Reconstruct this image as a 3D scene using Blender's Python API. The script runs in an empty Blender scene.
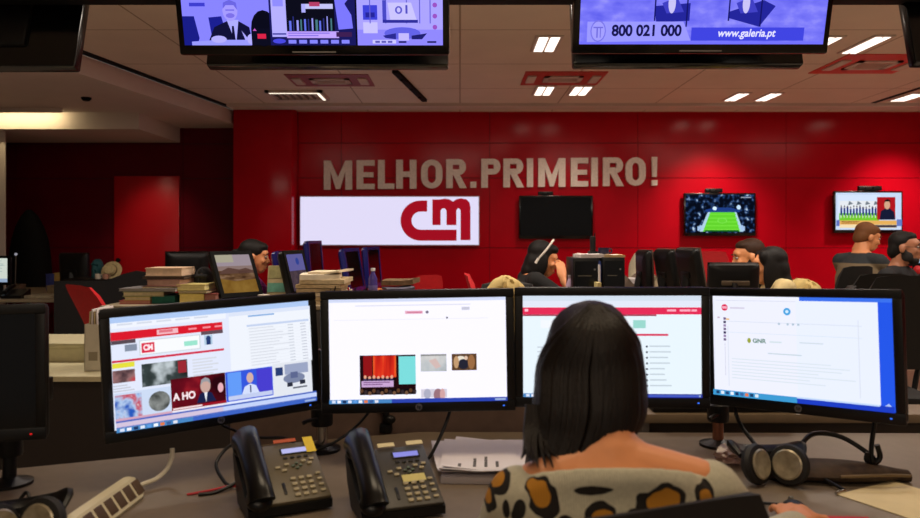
import bpy, bmesh, math, random
from mathutils import Vector, Matrix, Euler
random.seed(7)
S = bpy.context.scene
COL = S.collection
PI = math.pi
# ------------------------------------------------------------------ camera, world, exposure
F, HX, HY, EYE = 760.0, 460.0, 235.0, 1.38        # focal length in px, principal point, eye height
cd = bpy.data.cameras.new('camera'); cam = bpy.data.objects.new('camera', cd); COL.objects.link(cam)
cam.location = (0, 0, EYE); cam.rotation_euler = (PI/2, 0, 0)
cd.sensor_width = 36; cd.lens = F/920*36; cd.shift_y = -(259-HY)/920
cd.clip_start = 0.05; cd.clip_end = 60
cd.dof.use_dof = True; cd.dof.focus_distance = 3.4; cd.dof.aperture_fstop = 4.0
S.camera = cam
S.view_settings.view_transform = 'Standard'; S.view_settings.look = 'None'
S.view_settings.exposure = 0.0; S.view_settings.gamma = 1.0; S.view_settings.use_curve_mapping = False
S.cycles.use_denoising = True
S.cycles.max_bounces = 6
S.cycles.sample_clamp_indirect = 4.0
wd = bpy.data.worlds.new('world'); S.world = wd; wd.use_nodes = True
wd.node_tree.nodes['Background'].inputs[0].default_value = (1.0, 0.88, 0.78, 1)
wd.node_tree.nodes['Background'].inputs[1].default_value = 0.19

def area_lamp(name, loc, power, sx, sy, color=(1, .86, .68), rot=(0, 0, 0), spread=None):
    l = bpy.data.lights.new(name, 'AREA'); l.shape = 'RECTANGLE'; l.size = sx; l.size_y = sy
    l.energy = power; l.color = color
    if spread: l.spread = spread
    o = bpy.data.objects.new(name, l); o.location = loc; o.rotation_euler = rot; COL.objects.link(o)
    return o
def spot_lamp(name, loc, target, power, size, blend=.6, color=(1, .86, .7), radius=.04):
    l = bpy.data.lights.new(name, 'SPOT'); l.energy = power; l.spot_size = size; l.spot_blend = blend
    l.color = color; l.shadow_soft_size = radius
    o = bpy.data.objects.new(name, l); o.location = loc
    o.rotation_euler = (Vector(target)-Vector(loc)).to_track_quat('-Z', 'Y').to_euler(); COL.objects.link(o)
    return o
# lamps over the desk; behind, mid and side ones are added unseen fill
area_lamp('ceiling_lamp_above_desk', (-.4, 1.5, 2.98), 15, 1.1, .5, (1, .80, .55))
area_lamp('ceiling_lamp_by_desk', (1.2, 1.75, 2.98), 13, 1.1, .5, (1, .80, .55))
area_lamp('added_fill_behind', (0, -2.0, 2.98), 40, 2.4, 1.2, (1, .82, .62))
for lx, pw in ((-2.3, 30), (-.1, 40), (2.2, 45), (4.6, 42)):
    area_lamp('added_fill_mid', (lx, 4.5, 2.97), pw, 1.2, .6, (1, .87, .74))
area_lamp('added_fill_side', (5.6, 6.3, 2.97), 16, 1.0, .6, (1, .87, .74))
# wall washers along the red wall
def washer(x, y, power, drop=1.75, cone=84, z=2.95, wall=10.0):
    spot_lamp('wall_washer_lamp', (x, y, z), (x, wall, z-drop), power, math.radians(cone), 1.0, (1, .82, .66), .12)
washer(3.25, 9.0, 215, 1.9, 80); washer(5.65, 9.0, 215, 1.9, 80); washer(1.3, 8.9, 40, 2.3)
spot_lamp('wall_washer_lamp', (-1.7, 8.9, 2.6), (-2.2, 9.6, .9), 12, math.radians(60), 1.0, (1, .6, .4), .1)
spot_lamp('wall_washer_lamp', (-4.0, 9.2, 2.55), (-3.95, 10.1, 1.0), 26, math.radians(70), .9, (1, .7, .5), .1)
area_lamp('cove_lamp', (-5.05, 8.62, 2.78), 3, .9, .04, (1, .82, .45), (math.radians(60), 0, 0))

# ------------------------------------------------------------------ materials
def lin(c):
    return tuple(((v/255)/12.92 if v/255 <= .04045 else ((v/255+.055)/1.055)**2.4) for v in c)
MC = {}
def mat(name, rgb, rough=.5, metal=0, coat=0, noise=0, nscale=30, spec=.5, bump=0, bscale=200):
    if name in MC: return MC[name]
    m = bpy.data.materials.new(name); m.use_nodes = True; nt = m.node_tree; b = nt.nodes['Principled BSDF']
    c = lin(rgb); b.inputs['Base Color'].default_value = (*c, 1)
    b.inputs['Roughness'].default_value = rough; b.inputs['Metallic'].default_value = metal
    b.inputs['Coat Weight'].default_value = coat; b.inputs['Coat Roughness'].default_value = .12
    b.inputs['Specular IOR Level'].default_value = spec
    if noise or bump:
        tc = nt.nodes.new('ShaderNodeTexCoord')
    if noise:
        n = nt.nodes.new('ShaderNodeTexNoise'); n.inputs['Scale'].default_value = nscale; n.inputs['Detail'].default_value = 4
        nt.links.new(tc.outputs['Object'], n.inputs['Vector'])
        r = nt.nodes.new('ShaderNodeValToRGB')
        r.color_ramp.elements[0].position = .3; r.color_ramp.elements[1].position = .7
        r.color_ramp.elements[0].color = (*[v*(1-noise) for v in c], 1); r.color_ramp.elements[1].color = (*[min(1, v*(1+noise)) for v in c], 1)
        nt.links.new(n.outputs['Fac'], r.inputs['Fac']); nt.links.new(r.outputs['Color'], b.inputs['Base Color'])
    if bump:
        n2 = nt.nodes.new('ShaderNodeTexNoise'); n2.inputs['Scale'].default_value = bscale
        nt.links.new(tc.outputs['Object'], n2.inputs['Vector'])
        bp = nt.nodes.new('ShaderNodeBump'); bp.inputs['Strength'].default_value = bump; bp.inputs['Distance'].default_value = .002
        nt.links.new(n2.outputs['Fac'], bp.inputs['Height']); nt.links.new(bp.outputs['Normal'], b.inputs['Normal'])
    MC[name] = m; return m
def emit(rgb, k=1.1):
    key = 'glow_%d_%d_%d_%d' % (*[int(v) for v in rgb], int(k*100))
    if key in MC: return MC[key]
    m = bpy.data.materials.new(key); m.use_nodes = True; nt = m.node_tree; nt.nodes.clear()
    o = nt.nodes.new('ShaderNodeOutputMaterial'); e = nt.nodes.new('ShaderNodeEmission')
    e.inputs[0].default_value = (*lin(rgb), 1); e.inputs[1].default_value = k
    nt.links.new(e.outputs[0], o.inputs[0]); MC[key] = m; return m
def emit_picture(key, stops, scale=8, stretch=(1, 1, 1), k=1.0, detail=3):
    """a picture shown on a screen: blotches running through a colour ramp"""
    if key in MC: return MC[key]
    m = bpy.data.materials.new(key); m.use_nodes = True; nt = m.node_tree; nt.nodes.clear()
    o = nt.nodes.new('ShaderNodeOutputMaterial'); e = nt.nodes.new('ShaderNodeEmission'); e.inputs[1].default_value = k
    tc = nt.nodes.new('ShaderNodeTexCoord'); mp = nt.nodes.new('ShaderNodeMapping'); mp.inputs['Scale'].default_value = stretch
    n = nt.nodes.new('ShaderNodeTexNoise'); n.inputs['Scale'].default_value = scale; n.inputs['Detail'].default_value = detail
    r = nt.nodes.new('ShaderNodeValToRGB')
    while len(r.color_ramp.elements) < len(stops): r.color_ramp.elements.new(.5)
    for i, (p, c) in enumerate(stops):
        r.color_ramp.elements[i].position = p
    for i, (p, c) in enumerate(stops):
        r.color_ramp.elements[i].color = (*lin(c), 1)
    nt.links.new(tc.outputs['Object'], mp.inputs[0]); nt.links.new(mp.outputs[0], n.inputs['Vector'])
    nt.links.new(n.outputs['Fac'], r.inputs['Fac']); nt.links.new(r.outputs['Color'], e.inputs[0]); nt.links.new(e.outputs[0], o.inputs[0])
    MC[key] = m; return m

# ------------------------------------------------------------------ geometry helpers
def at(px, py, D):
    return Vector(((px-HX)/F*D, D, EYE-(py-HY)/F*D))
def xat(px, D): return (px-HX)/F*D
def zat(py, D): return EYE-(py-HY)/F*D

def smooth_path(pts, n=6):
    P = [Vector(p) for p in pts]
    if len(P) < 3: return P
    Q = [P[0]*2-P[1]] + P + [P[-1]*2-P[-2]]; out = []
    for i in range(1, len(Q)-2):
        a, b, c, d = Q[i-1], Q[i], Q[i+1], Q[i+2]
        for k in range(n):
            t = k/n
            out.append(.5*((2*b)+(c-a)*t+(2*a-5*b+4*c-d)*t*t+(3*b-a-3*c+d)*t**3))
    out.append(P[-1]); return out

class G:
    def __init__(s): s.bm = bmesh.new(); s.mats = []
    def mi(s, m):
        if m not in s.mats: s.mats.append(m)
        return s.mats.index(m)
    def _new(s, verts, m):
        i = s.mi(m)
        for v in verts:
            for f in v.link_faces: f.material_index = i
    def box(s, c, d, m, bev=0, rot=None, seg=2):
        M = Matrix.Translation(Vector(c))
        if rot is not None: M = M @ Euler(rot).to_matrix().to_4x4()
        r = bmesh.ops.create_cube(s.bm, size=1, matrix=M @ Matrix.Diagonal((*d, 1)))
        vs = r['verts']; s._new(vs, m)
        if bev:
            es = list({e for v in vs for e in v.link_edges}); i = s.mi(m)
            rr = bmesh.ops.bevel(s.bm, geom=es, offset=min(bev, min(d)*.49), segments=seg, affect='EDGES', profile=.5)
            for f in rr['faces']: f.material_index = i
        return s
    def slab(s, lo, hi, m, bev=0):
        lo, hi = Vector(lo), Vector(hi); return s.box((lo+hi)/2, hi-lo, m, bev)
    def loft(s, rings, m, cap=True, closed=True):
        i = s.mi(m); R = [[s.bm.verts.new(p) for p in r] for r in rings]; n = len(R[0])
        for a, b in zip(R[:-1], R[1:]):
            for k in range(n if closed else n-1):
                f = s.bm.faces.new((a[k], a[(k+1) % n], b[(k+1) % n], b[k])); f.material_index = i
        if cap:
            f = s.bm.faces.new(R[0][::-1]); f.material_index = i
            f = s.bm.faces.new(R[-1]); f.material_index = i
        return s
    def tube(s, pts, r, m, seg=8, smooth=True, n=6, flat=1.0):
        P = smooth_path(pts, n) if smooth else [Vector(p) for p in pts]
        rr = r if isinstance(r, (list, tuple)) else [r]
        t0 = (P[1]-P[0]).normalized(); u = t0.orthogonal().normalized(); rings = []
        for k, p in enumerate(P):
            t = (P[min(k+1, len(P)-1)]-P[max(k-1, 0)])
            t = t.normalized() if t.length > 1e-9 else t0
            u = (u-t*u.dot(t)).normalized(); v = t.cross(u)
            x = k/(len(P)-1)*(len(rr)-1); a = min(int(x), len(rr)-1); b = min(a+1, len(rr)-1); rad = rr[a]*(1-(x-a))+rr[b]*(x-a)
            rings.append([p+u*rad*math.cos(2*PI*j/seg)+v*rad*flat*math.sin(2*PI*j/seg) for j in range(seg)])
        return s.loft(rings, m)
    def cyl(s, p0, p1, r0, m, r1=None, seg=20):
        return s.tube([p0, p1], [r0, r0 if r1 is None else r1], m, seg, False)
    def lathe(s, prof, c, m, seg=24, M=None):
        c = Vector(c); rings = []
        for r, z in prof:
            ring = [Vector((max(r, 1e-4)*math.cos(2*PI*k/seg), max(r, 1e-4)*math.sin(2*PI*k/seg), z)) for k in range(seg)]
            if M is not None: ring = [M @ p for p in ring]
            rings.append([c+p for p in ring])
        return s.loft(rings, m)
    def ell(s, c, r, m, rot=None, seg=20):
        M = Matrix.Translation(Vector(c))
        if rot is not None: M = M @ (rot.to_4x4() if isinstance(rot, Matrix) else Euler(rot).to_matrix().to_4x4())
        q = bmesh.ops.create_uvsphere(s.bm, u_segments=seg, v_segments=max(6, seg*2//3), radius=1, matrix=M @ Matrix.Diagonal((*r, 1)))
        s._new(q['verts'], m); return s
    def poly(s, pts, m):
        f = s.bm.faces.new([s.bm.verts.new(p) for p in pts]); f.material_index = s.mi(m); return s
    def prism(s, pts2, o, u, v, depth, m, side=None):
        """polygon in the (u,v) plane at o, pushed back by depth along u x v"""
        o, u, v = Vector(o), Vector(u), Vector(v); n = u.cross(v).normalized(); i = s.mi(m); j = s.mi(side or m)
        A = [s.bm.verts.new(o+u*a+v*b) for a, b in pts2]; B = [s.bm.verts.new(o+u*a+v*b-n*depth) for a, b in pts2]
        f = s.bm.faces.new(A); f.material_index = i
        f = s.bm.faces.new(B[::-1]); f.material_index = i
        for k in range(len(A)):
            q = (k+1) % len(A); f = s.bm.faces.new((A[q], A[k], B[k], B[q])); f.material_index = j
        return s
    def build(s, name, parent=None, kind=None, ang=.65, sub=0):
        bmesh.ops.recalc_face_normals(s.bm, faces=[f for f in s.bm.faces]) if not getattr(s, 'keep', 0) else None
        for f in s.bm.faces: f.smooth = True
        for e in s.bm.edges:
            if len(e.link_faces) == 2 and e.calc_face_angle(0) > ang: e.smooth = False
        me = bpy.data.meshes.new(name); s.bm.to_mesh(me); s.bm.free()
        for m in s.mats: me.materials.append(m)
        o = bpy.data.objects.new(name, me); COL.objects.link(o)
        if parent: o.parent = parent
        if kind: o['kind'] = kind
        if sub:
            md = o.modifiers.new('subsurf', 'SUBSURF'); md.levels = sub; md.render_levels = sub
        return o
def tag(o, label, cat, group=None):
    o['label'] = label; o['category'] = cat
    if group: o['group'] = group
    return o
def thing(name, label, cat, loc=(0, 0, 0), rz=0, group=None, rot=None):
    o = bpy.data.objects.new(name, None); COL.objects.link(o); o.location = loc
    o.rotation_euler = rot or (0, 0, rz); o.empty_display_size = .1
    return tag(o, label, cat, group)
def dup(root, loc, rz, label, group=None, rot=None):
    r = root.copy(); COL.objects.link(r); r.location = loc; r.rotation_euler = rot or (0, 0, rz); r['label'] = label
    if group: r['group'] = group
    for ch in list(root.children):
        c = ch.copy(); COL.objects.link(c); c.parent = r
        for g in list(ch.children):
            d = g.copy(); COL.objects.link(d); d.parent = c
    return r
TX = {}
def text_mesh(t, bold=0.0, shear=0.0):
    key = (t, bold, shear)
    if key in TX: return TX[key]
    c = bpy.data.curves.new('glyphs', 'FONT'); c.body = t; c.size = 1; c.offset = bold; c.shear = shear
    o = bpy.data.objects.new('glyphs', c); COL.objects.link(o)
    dg = bpy.context.evaluated_depsgraph_get(); me = bpy.data.meshes.new_from_object(o.evaluated_get(dg))
    vs = [(v.co.x, v.co.y) for v in me.vertices]; ps = [list(p.vertices) for p in me.polygons]
    x0 = min(v[0] for v in vs); x1 = max(v[0] for v in vs); y0 = min(v[1] for v in vs); y1 = max(v[1] for v in vs)
    vs = [((x-x0)/(x1-x0), (y-y0)/(y1-y0)) for x, y in vs]
    bpy.data.objects.remove(o); bpy.data.curves.remove(c); bpy.data.meshes.remove(me)
    TX[key] = (vs, ps); return TX[key]
def rrect(x0, y0, x1, y1, r, n=4):
    out = []
    for cx, cy, a in ((x1-r, y1-r, 0), (x0+r, y1-r, 90), (x0+r, y0+r, 180), (x1-r, y0+r, 270)):
        for k in range(n+1):
            t = math.radians(a+90*k/n); out.append((cx+r*math.cos(t), cy+r*math.sin(t)))
    return out
def ribbon(path, w):
    P = [Vector(p).to_2d() for p in path]; L, R = [], []
    for k, p in enumerate(P):
        t = (P[min(k+1, len(P)-1)]-P[max(k-1, 0)]).normalized(); n = Vector((-t.y, t.x))
        L.append(p+n*w/2); R.append(p-n*w/2)
    return [tuple(v) for v in L+R[::-1]]
class Screen(G):
    """what a screen shows; plane facing -y, u to 1 rightwards, v to 1 downwards"""
    def __init__(s, w, h, y=0.0, z0=0.0):
        super().__init__(); s.w, s.h, s.y, s.z0, s.n = w, h, y, z0, 0; s.keep = 1
    def p(s, u, v): return Vector(((u-.5)*s.w, s.y-s.n*.00025, s.z0+(1-v)*s.h))
    def rect(s, u0, v0, u1, v1, m):
        s.n += 1
        return s.poly([s.p(u0, v1), s.p(u1, v1), s.p(u1, v0), s.p(u0, v0)], m if not isinstance(m, tuple) else emit(m))
    def pol(s, pts, m):
        s.n += 1; return s.poly([s.p(*q) for q in pts], m if not isinstance(m, tuple) else emit(m))
    def oval(s, u, v, ru, rv, m, n=16):
        return s.pol([(u+ru*math.cos(2*PI*k/n), v-rv*math.sin(2*PI*k/n)) for k in range(n)], m)
    def text(s, t, u0, v0, u1, v1, m, bold=0.0, shear=0.0):
        s.n += 1; vs, ps = text_mesh(t, bold, shear); i = s.mi(m if not isinstance(m, tuple) else emit(m))
        V = [s.bm.verts.new(s.p(u0+x*(u1-u0), v1-y*(v1-v0))) for x, y in vs]
        for p in ps:
            try: f = s.bm.faces.new([V[k] for k in p]); f.material_index = i
            except ValueError: pass
        return s
    def lines(s, u0, v0, u1, v1, n, c, fill=.45):
        for k in range(n):
            v = v0+(v1-v0)*k/n; s.rect(u0, v, u0+(u1-u0)*random.uniform(.6, 1), v+(v1-v0)/n*fill, c)
# ------------------------------------------------------------------ the room
def struct(g, name): return g.build(name, kind='structure')
M_red = mat('red_lacquer_panel', (184, 8, 29), .18, noise=.06, nscale=3, spec=.16)
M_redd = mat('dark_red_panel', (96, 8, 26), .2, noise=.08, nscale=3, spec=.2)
M_gap = mat('panel_gap', (30, 4, 8), .7)
M_black = mat('black_plastic', (8, 8, 9), .42, spec=.35)
M_matte = mat('matte_black', (5, 5, 6), .8, spec=.2)
M_gloss = mat('gloss_black', (5, 5, 6), .2, coat=.15, spec=.4)
M_white = mat('white_laminate', (205, 198, 180), .45, noise=.05)
M_chrome = mat('brushed_steel', (180, 176, 170), .25, metal=1)
M_grey = mat('grey_plastic', (92, 88, 78), .45)
M_ceil = mat('ceiling_paint', (226, 212, 196), .75, noise=.04, nscale=2)
M_soff = mat('soffit_paint', (212, 198, 190), .75, noise=.04, nscale=2)

def tiled(m, sx, sy, gap):
    nt = m.node_tree; b = nt.nodes['Principled BSDF']; src = b.inputs['Base Color'].links[0].from_socket
    tc = nt.nodes.new('ShaderNodeTexCoord'); br = nt.nodes.new('ShaderNodeTexBrick'); br.offset = 0; br.squash = 1
    br.inputs['Scale'].default_value = 1; br.inputs['Brick Width'].default_value = sx; br.inputs['Row Height'].default_value = sy
    br.inputs['Mortar Size'].default_value = gap; br.inputs['Mortar'].default_value = (*lin((168, 148, 126)), 1)
    nt.links.new(tc.outputs['Object'], br.inputs['Vector'])
    nt.links.new(src, br.inputs['Color1']); nt.links.new(src, br.inputs['Color2']); nt.links.new(br.outputs['Color'], b.inputs['Base Color'])
tiled(M_ceil, 1.2, 1.2, .008)

CZ = 3.0
struct(G().slab((-9, -5, -.1), (9, 10.6, 0), mat('carpet', (205, 190, 170), .95, noise=.2, nscale=60)), 'floor')
sx = lambda y: -3.34+.149*(y-6.73)
g = G(); g.prism([(sx(-5), -5), (9, -5), (9, 10.3), (sx(10.3), 10.3)], (0, 0, CZ+.1), (1, 0, 0), (0, 1, 0), .1, M_ceil); struct(g, 'ceiling')
g = G(); g.prism([(-9, -5), (sx(-5)-.03, -5), (sx(10.3)-.03, 10.3), (-9, 10.3)], (0, 0, 2.9), (1, 0, 0), (0, 1, 0), .1, M_soff); struct(g, 'ceiling_soffit')
# step between the two ceiling heights, with the dark shadow joint at its top
g = G(); g.prism([(sx(-5)-.03, -5), (sx(-5)-.002, -5), (sx(10.3)-.002, 10.3), (sx(10.3)-.03, 10.3)], (0, 0, 2.975), (1, 0, 0), (0, 1, 0), .175, M_soff); struct(g, 'trim_1')
g = G(); g.prism([(sx(-5)-.03, -5), (sx(-5)+.05, -5), (sx(10.3)+.05, 10.3), (sx(10.3)-.03, 10.3)], (0, 0, 3.0), (1, 0, 0), (0, 1, 0), .012, M_matte); struct(g, 'trim_2')
struct(G().slab((-9, 8.8, 2.607), (-3.72, 10.2, 2.82), M_soff), 'ceiling_beam')
struct(G().slab((-2.87, 9.33, 2.962), (9, 9.6, 3.01), M_soff), 'trim_3')
struct(G().slab((5.03, -1, 2.994), (5.09, 9.3, 3.01), M_matte), 'trim_4')

def panelled(g, x0, x1, zs, xs, y, m):
    zz = [0]+zs+[3.02]; xx = [x0]+[x for x in xs if x0 < x < x1]+[x1]
    for a, b in zip(zz[:-1], zz[1:]):
        for c, d in zip(xx[:-1], xx[1:]):
            g.slab((c+.003, y, a+.004), (d-.003, y+.02, b-.004), m)
    g.slab((x0, y+.012, 0), (x1, y+.14, 3.02), M_gap)
    return g
ZS = [.3, 1.21, 2.13, 2.59]; XS = [4.29+1.95*k for k in range(-4, 3)]
struct(panelled(G(), -2.13, 9, ZS, XS, 10.0, M_red), 'wall_back')
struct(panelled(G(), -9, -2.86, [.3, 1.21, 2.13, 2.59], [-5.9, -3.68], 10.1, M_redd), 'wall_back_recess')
struct(G().slab((-2.87, 9.62, 0), (-2.13, 10.2, 3.02), M_red, .004), 'pillar')
struct(G().slab((-9.1, -5, 0), (-6.6, 10.3, 3), mat('side_wall_paint', (120, 104, 92), .8, noise=.05)), 'wall_left')
struct(G().slab((8.4, -5, 0), (9.1, 10.3, 3), M_red), 'wall_right')
struct(G().slab((-6.6, 8.95, 0), (-5.36, 8.97, 2.61), M_soff), 'trim_5')
# red door in the recess
d = G().slab((-4.58, 10.06, .01), (-3.72, 10.1, 2.16), mat('door_red', (190, 14, 30), .28, coat=.3), .004).build('door_1', kind='structure')
g = G(); g.cyl((-4.5, 10.06, 1.05), (-4.5, 10.0, 1.05), .012, M_matte); g.ell((-4.5, 10.0, 1.05), (.03, .015, .03), M_matte); g.build('door_handle', d)

# ------------------------------------------------------------------ ceiling fittings
M_diff = emit((255, 236, 222), 2.2)
def ceiling_light(label, X, D, strips, w, L, watts):
    t = thing('ceiling_light', label, 'ceiling light', (X, D, CZ), 0, 'twin strip ceiling lights')
    W = strips*(w+.02)+.04
    g = G(); g.slab((-W/2, -L/2-.03, -.012), (W/2, L/2+.03, 0), M_soff, .003); g.build('frame', t)
    for k in range(strips):
        x = (k-(strips-1)/2)*(w+.02)
        G().slab((x-w/2, -L/2, -.016), (x+w/2, L/2, -.01), M_diff).build('diffuser', t)
    area_lamp('ceiling_light_lamp', (X, D, CZ-.02), watts, W, L, (1, .84, .68))
ceiling_light('twin ceiling light in the gap between the two lit hanging televisions', .73, 6.42, 2, .075, .47, 4)
ceiling_light('small twin ceiling light beyond the red vent, above letters RIM', .94, 8.5, 2, .075, .47, 1.6)
ceiling_light('small twin ceiling light beyond the red vent, beside its twin', 1.345, 8.5, 2, .08, .47, 1.6)
ceiling_light('slim ceiling light before the red wall, above exclamation mark side', 3.23, 8.88, 2, .05, .45, 1.6)
ceiling_light('slim ceiling light before the red wall, further along from the letters', 3.6, 8.88, 2, .05, .45, 1.6)
ceiling_light('bright twin ceiling light beside the orange ceiling vent', 3.44, 6.45, 2, .05, .55, 4)
ceiling_light('twin ceiling light half hidden by the phone number television', 3.06, 6.4, 2, .04, .42, 1.6)
ceiling_light('slim ceiling light at the picture edge near the dark ceiling joint', 5.25, 8.9, 2, .07, .45, 1.6)
t = thing('ceiling_light', 'wide louvred ceiling light near the red pillar top', 'ceiling light', (-1.86, 8.74, CZ))
g = G()
for x0, y0, x1, y1 in ((-.32, -.26, .32, -.22), (-.32, .22, .32, .26), (-.32, -.26, -.28, .26), (.26, -.26, .32, .26)): g.slab((x0, y0, -.03), (x1, y1, 0), M_soff)
g.build('frame', t)
for k in range(7): G().slab((-.25+k*.08, -.22, -.028), (-.235+k*.08, .22, -.004), mat('louvre_grey', (120, 110, 100), .4)).build('louvre', t)
G().slab((-.28, -.225, -.034), (.28, -.2, -.028), emit((255, 240, 215), 1.6)).build('tube', t)
G().slab((.25, -.22, -.034), (.28, .22, -.028), emit((255, 240, 215), 1.6)).build('tube', t)
M_ventred = mat('vent_red', (190, 48, 34), .5)
def ceiling_vent(label, X, D, W, L, m):
    t = thing('ceiling_vent', label, 'ceiling vent', (X, D, CZ))
    g = G(); g.slab((-W/2, -L/2, -.008), (W/2, L/2, 0), m); g.build('surround', t)
    g = G(); a = W*.24; b = L*.22
    for x0, y0, x1, y1 in ((-a, -b, a, -b+.05), (-a, b-.05, a, b), (-a, -b, -a+.05, b), (a-.05, -b, a, b)): g.slab((x0, y0, -.02), (x1, y1, -.004), M_soff)
    for k in range(5): g.slab((-a, -b+.06+k*(2*b-.12)/4, -.018), (a, -b+.07+k*(2*b-.12)/4, -.006), M_soff)
    g.build('grille', t)
    for x in (-W*.4, W*.4): G().box((x, 0, -.014), (.09, L*.5, .016), M_soff, .003).build('clip', t)
ceiling_vent('red framed ceiling vent between the two lit hanging televisions', 1.06, 7.85, .82, .66, M_ventred)
ceiling_vent('orange framed ceiling vent under the bright twin light', 3.9, 7.2, .84, .8, mat('vent_orange', (214, 60, 30), .5))
ceiling_vent('dull red ceiling vent by the louvred light', -1.35, 7.95, .85, .6, mat('vent_dull', (150, 62, 66), .55))
t = thing('lighting_track', 'dark track fixed under the ceiling beyond the man in the suit screen', 'lighting track', (-.53, 8.25, CZ), -math.atan2(.22, 1.66))
G().slab((-.03, -.82, -.035), (.03, .82, 0), M_matte, .003).build('rail', t)
for k in range(3): G().cyl((0, -.5+.5*k, -.035), (0, -.5+.5*k, -.05), .02, M_matte).build('adapter', t)
t = thing('smoke_detector', 'small dark detector on the soffit above the dark recess', 'smoke detector', (-3.86, 7.85, 2.8))
G().lathe([(.05, 0), (.05, -.015), (.03, -.035), (0, -.035)], (0, 0, 0), M_matte).build('cover', t)
G().cyl((0, 0, -.034), (0, 0, -.04), .008, M_grey).build('sensor', t)
t = thing('cove_light', 'yellow glowing cove fitting at the end of the low beam', 'cove light', (-5.15, 8.5, 2.8))
G().slab((-.7, -.04, -.05), (.7, .02, 0), M_soff, .004).build('housing', t)
G().slab((-.68, .02, -.045), (.68, .028, -.01), emit((255, 220, 150), .7)).build('diffuser', t)

# ------------------------------------------------------------------ what hangs on the red wall
WY = 10.0
t = thing('wall_lettering', 'large brushed silver letters MELHOR.PRIMEIRO! across the red wall', 'lettering', (xat(490, WY), WY, zat(188, WY)))
M_let = mat('letter_metal', (242, 230, 220), .5, metal=.0, noise=.1, nscale=40)
def glyph(ch, w, h, s):
    """list of polygons in a w x h box"""
    def bx(a, b, c, d): return [(a, b), (c, b), (c, d), (a, d)]
    def arc(cx, cy, rx, ry, a0, a1, n=10): return [(cx+rx*math.cos(math.radians(a0+(a1-a0)*k/n)), cy+ry*math.sin(math.radians(a0+(a1-a0)*k/n))) for k in range(n+1)]
    t = s*.82
    if ch == 'I': return [bx(0, 0, w, h)]
    if ch == '.': return [bx(0, 0, w, w)]
    if ch == '!': return [bx(0, 0, w, w*.95), [(.12*w, h*.3), (.88*w, h*.3), (w, h), (0, h)]]
    if ch == 'L': return [bx(0, 0, s, h), bx(s, 0, w, t)]
    if ch == 'E': return [bx(0, 0, s, h), bx(s, 0, w, t), bx(s, h-t, w, h), bx(s, h/2-t*.45, w*.93, h/2+t*.45)]
    if ch == 'H': return [bx(0, 0, s, h), bx(w-s, 0, w, h), bx(s, h/2-t/2, w-s, h/2+t/2)]
    if ch == 'M': return [bx(0, 0, s, h), bx(w-s, 0, w, h), [(s, h), (w/2, h*.42), (w/2, 0+h*.02), (w/2-s*.3, h*.02), (s, h*.62)], [(w-s, h), (w-s, h*.62), (w/2+s*.3, h*.02), (w/2, h*.02), (w/2, h*.42)]]
    if ch == 'O':
        r = w/2; o = arc(r, h-r, r, r, 180, 0)+arc(r, r, r, r, 0, -180); q = r-s
        i = arc(r, h-r, q, q+s-t, 180, 0)+arc(r, r, q, q+s-t, 0, -180)
        n = len(o); return [[o[k], o[(k+1) % n], i[(k+1) % n], i[k]] for k in range(n)]
    if ch in 'PR':
        bh = h*.54; y0 = h-bh; r = bh/2; q = r-t
        o = [(s, y0)]+arc(w-r*.86, y0+r, r*.86, r, -90, 90)+[(s, h)]
        i = [(s, y0+t)]+arc(w-r*.86, y0+r, r*.86-s, q, -90, 90)+[(s, h-t)]
        P = [bx(0, 0, s, h)]+[[o[k], o[k+1], i[k+1], i[k]] for k in range(len(o)-1)]
        if ch == 'R': P.append([(w*.36, y0+.001), (w*.36+s*.98, y0+.001), (w+s*.12, 0), (w-s*.95, 0)])
        return P
LET = [('M', 324.4, 352.4), ('E', 357, 374.9), ('L', 378.3, 394.5), ('H', 396.4, 416.6), ('O', 421.2, 442.5), ('R', 446.2, 466), ('.', 470.3, 476.3), ('P', 481.2, 500.3), ('R', 503.2, 523), ('I', 526.7, 532.9), ('M', 538, 565), ('E', 570.4, 587.7), ('I', 590.8, 597.3), ('R', 602.5, 622.4), ('O', 625, 645), ('!', 651, 656.6)]
for ch, x0, x1 in LET:
    base = 189.8-(x0-324)/330*4.2; top = 160.8-(x0-324)/330*3.6
    g = G(); o = Vector((xat(x0, WY), WY-.045, zat(base, WY)))-t.location
    for P in glyph(ch, (x1-x0)/76, (base-top)/76, 6.6/76):
        a = sum(P[k][0]*P[(k+1) % len(P)][1]-P[(k+1) % len(P)][0]*P[k][1] for k in range(len(P)))
        g.prism(P if a > 0 else P[::-1], o, (1, 0, 0), (0, 0, 1), .045, M_let)
    g.build('letter', t)

t = thing('light_box_sign', 'long white lit sign box with dark red emblem on the red wall', 'sign', (xat(390.5, WY), WY, zat(245.5, WY)))
w_, h_ = 177.5/76, 49/76
G().slab((-w_/2, -.14, 0), (w_/2, 0, h_), mat('sign_case', (190, 180, 190), .4), .004).build('case', t)
G().slab((-w_/2+.012, -.146, .012), (w_/2-.012, -.139, h_-.012), emit((232, 226, 255), .95)).build('lit_panel', t)
M_emb = emit((172, 18, 36), .85)
def cp(x, y): return ((310+x/4.317-390.5)/76, (245.5-(140+y/4.317))/76)
k_ = 47/4.317/76
path = [cp(508, 287), cp(482, 287)]+[cp(480+62*math.cos(math.radians(a)), 349-62*math.sin(math.radians(a))) for a in range(100, 261, 10)]+[cp(482, 411), cp(633, 411)]
G().prism(ribbon(path, k_), (0, -.155, 0), (1, 0, 0), (0, 0, 1), .009, M_emb).build('letter_c', t)
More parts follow.
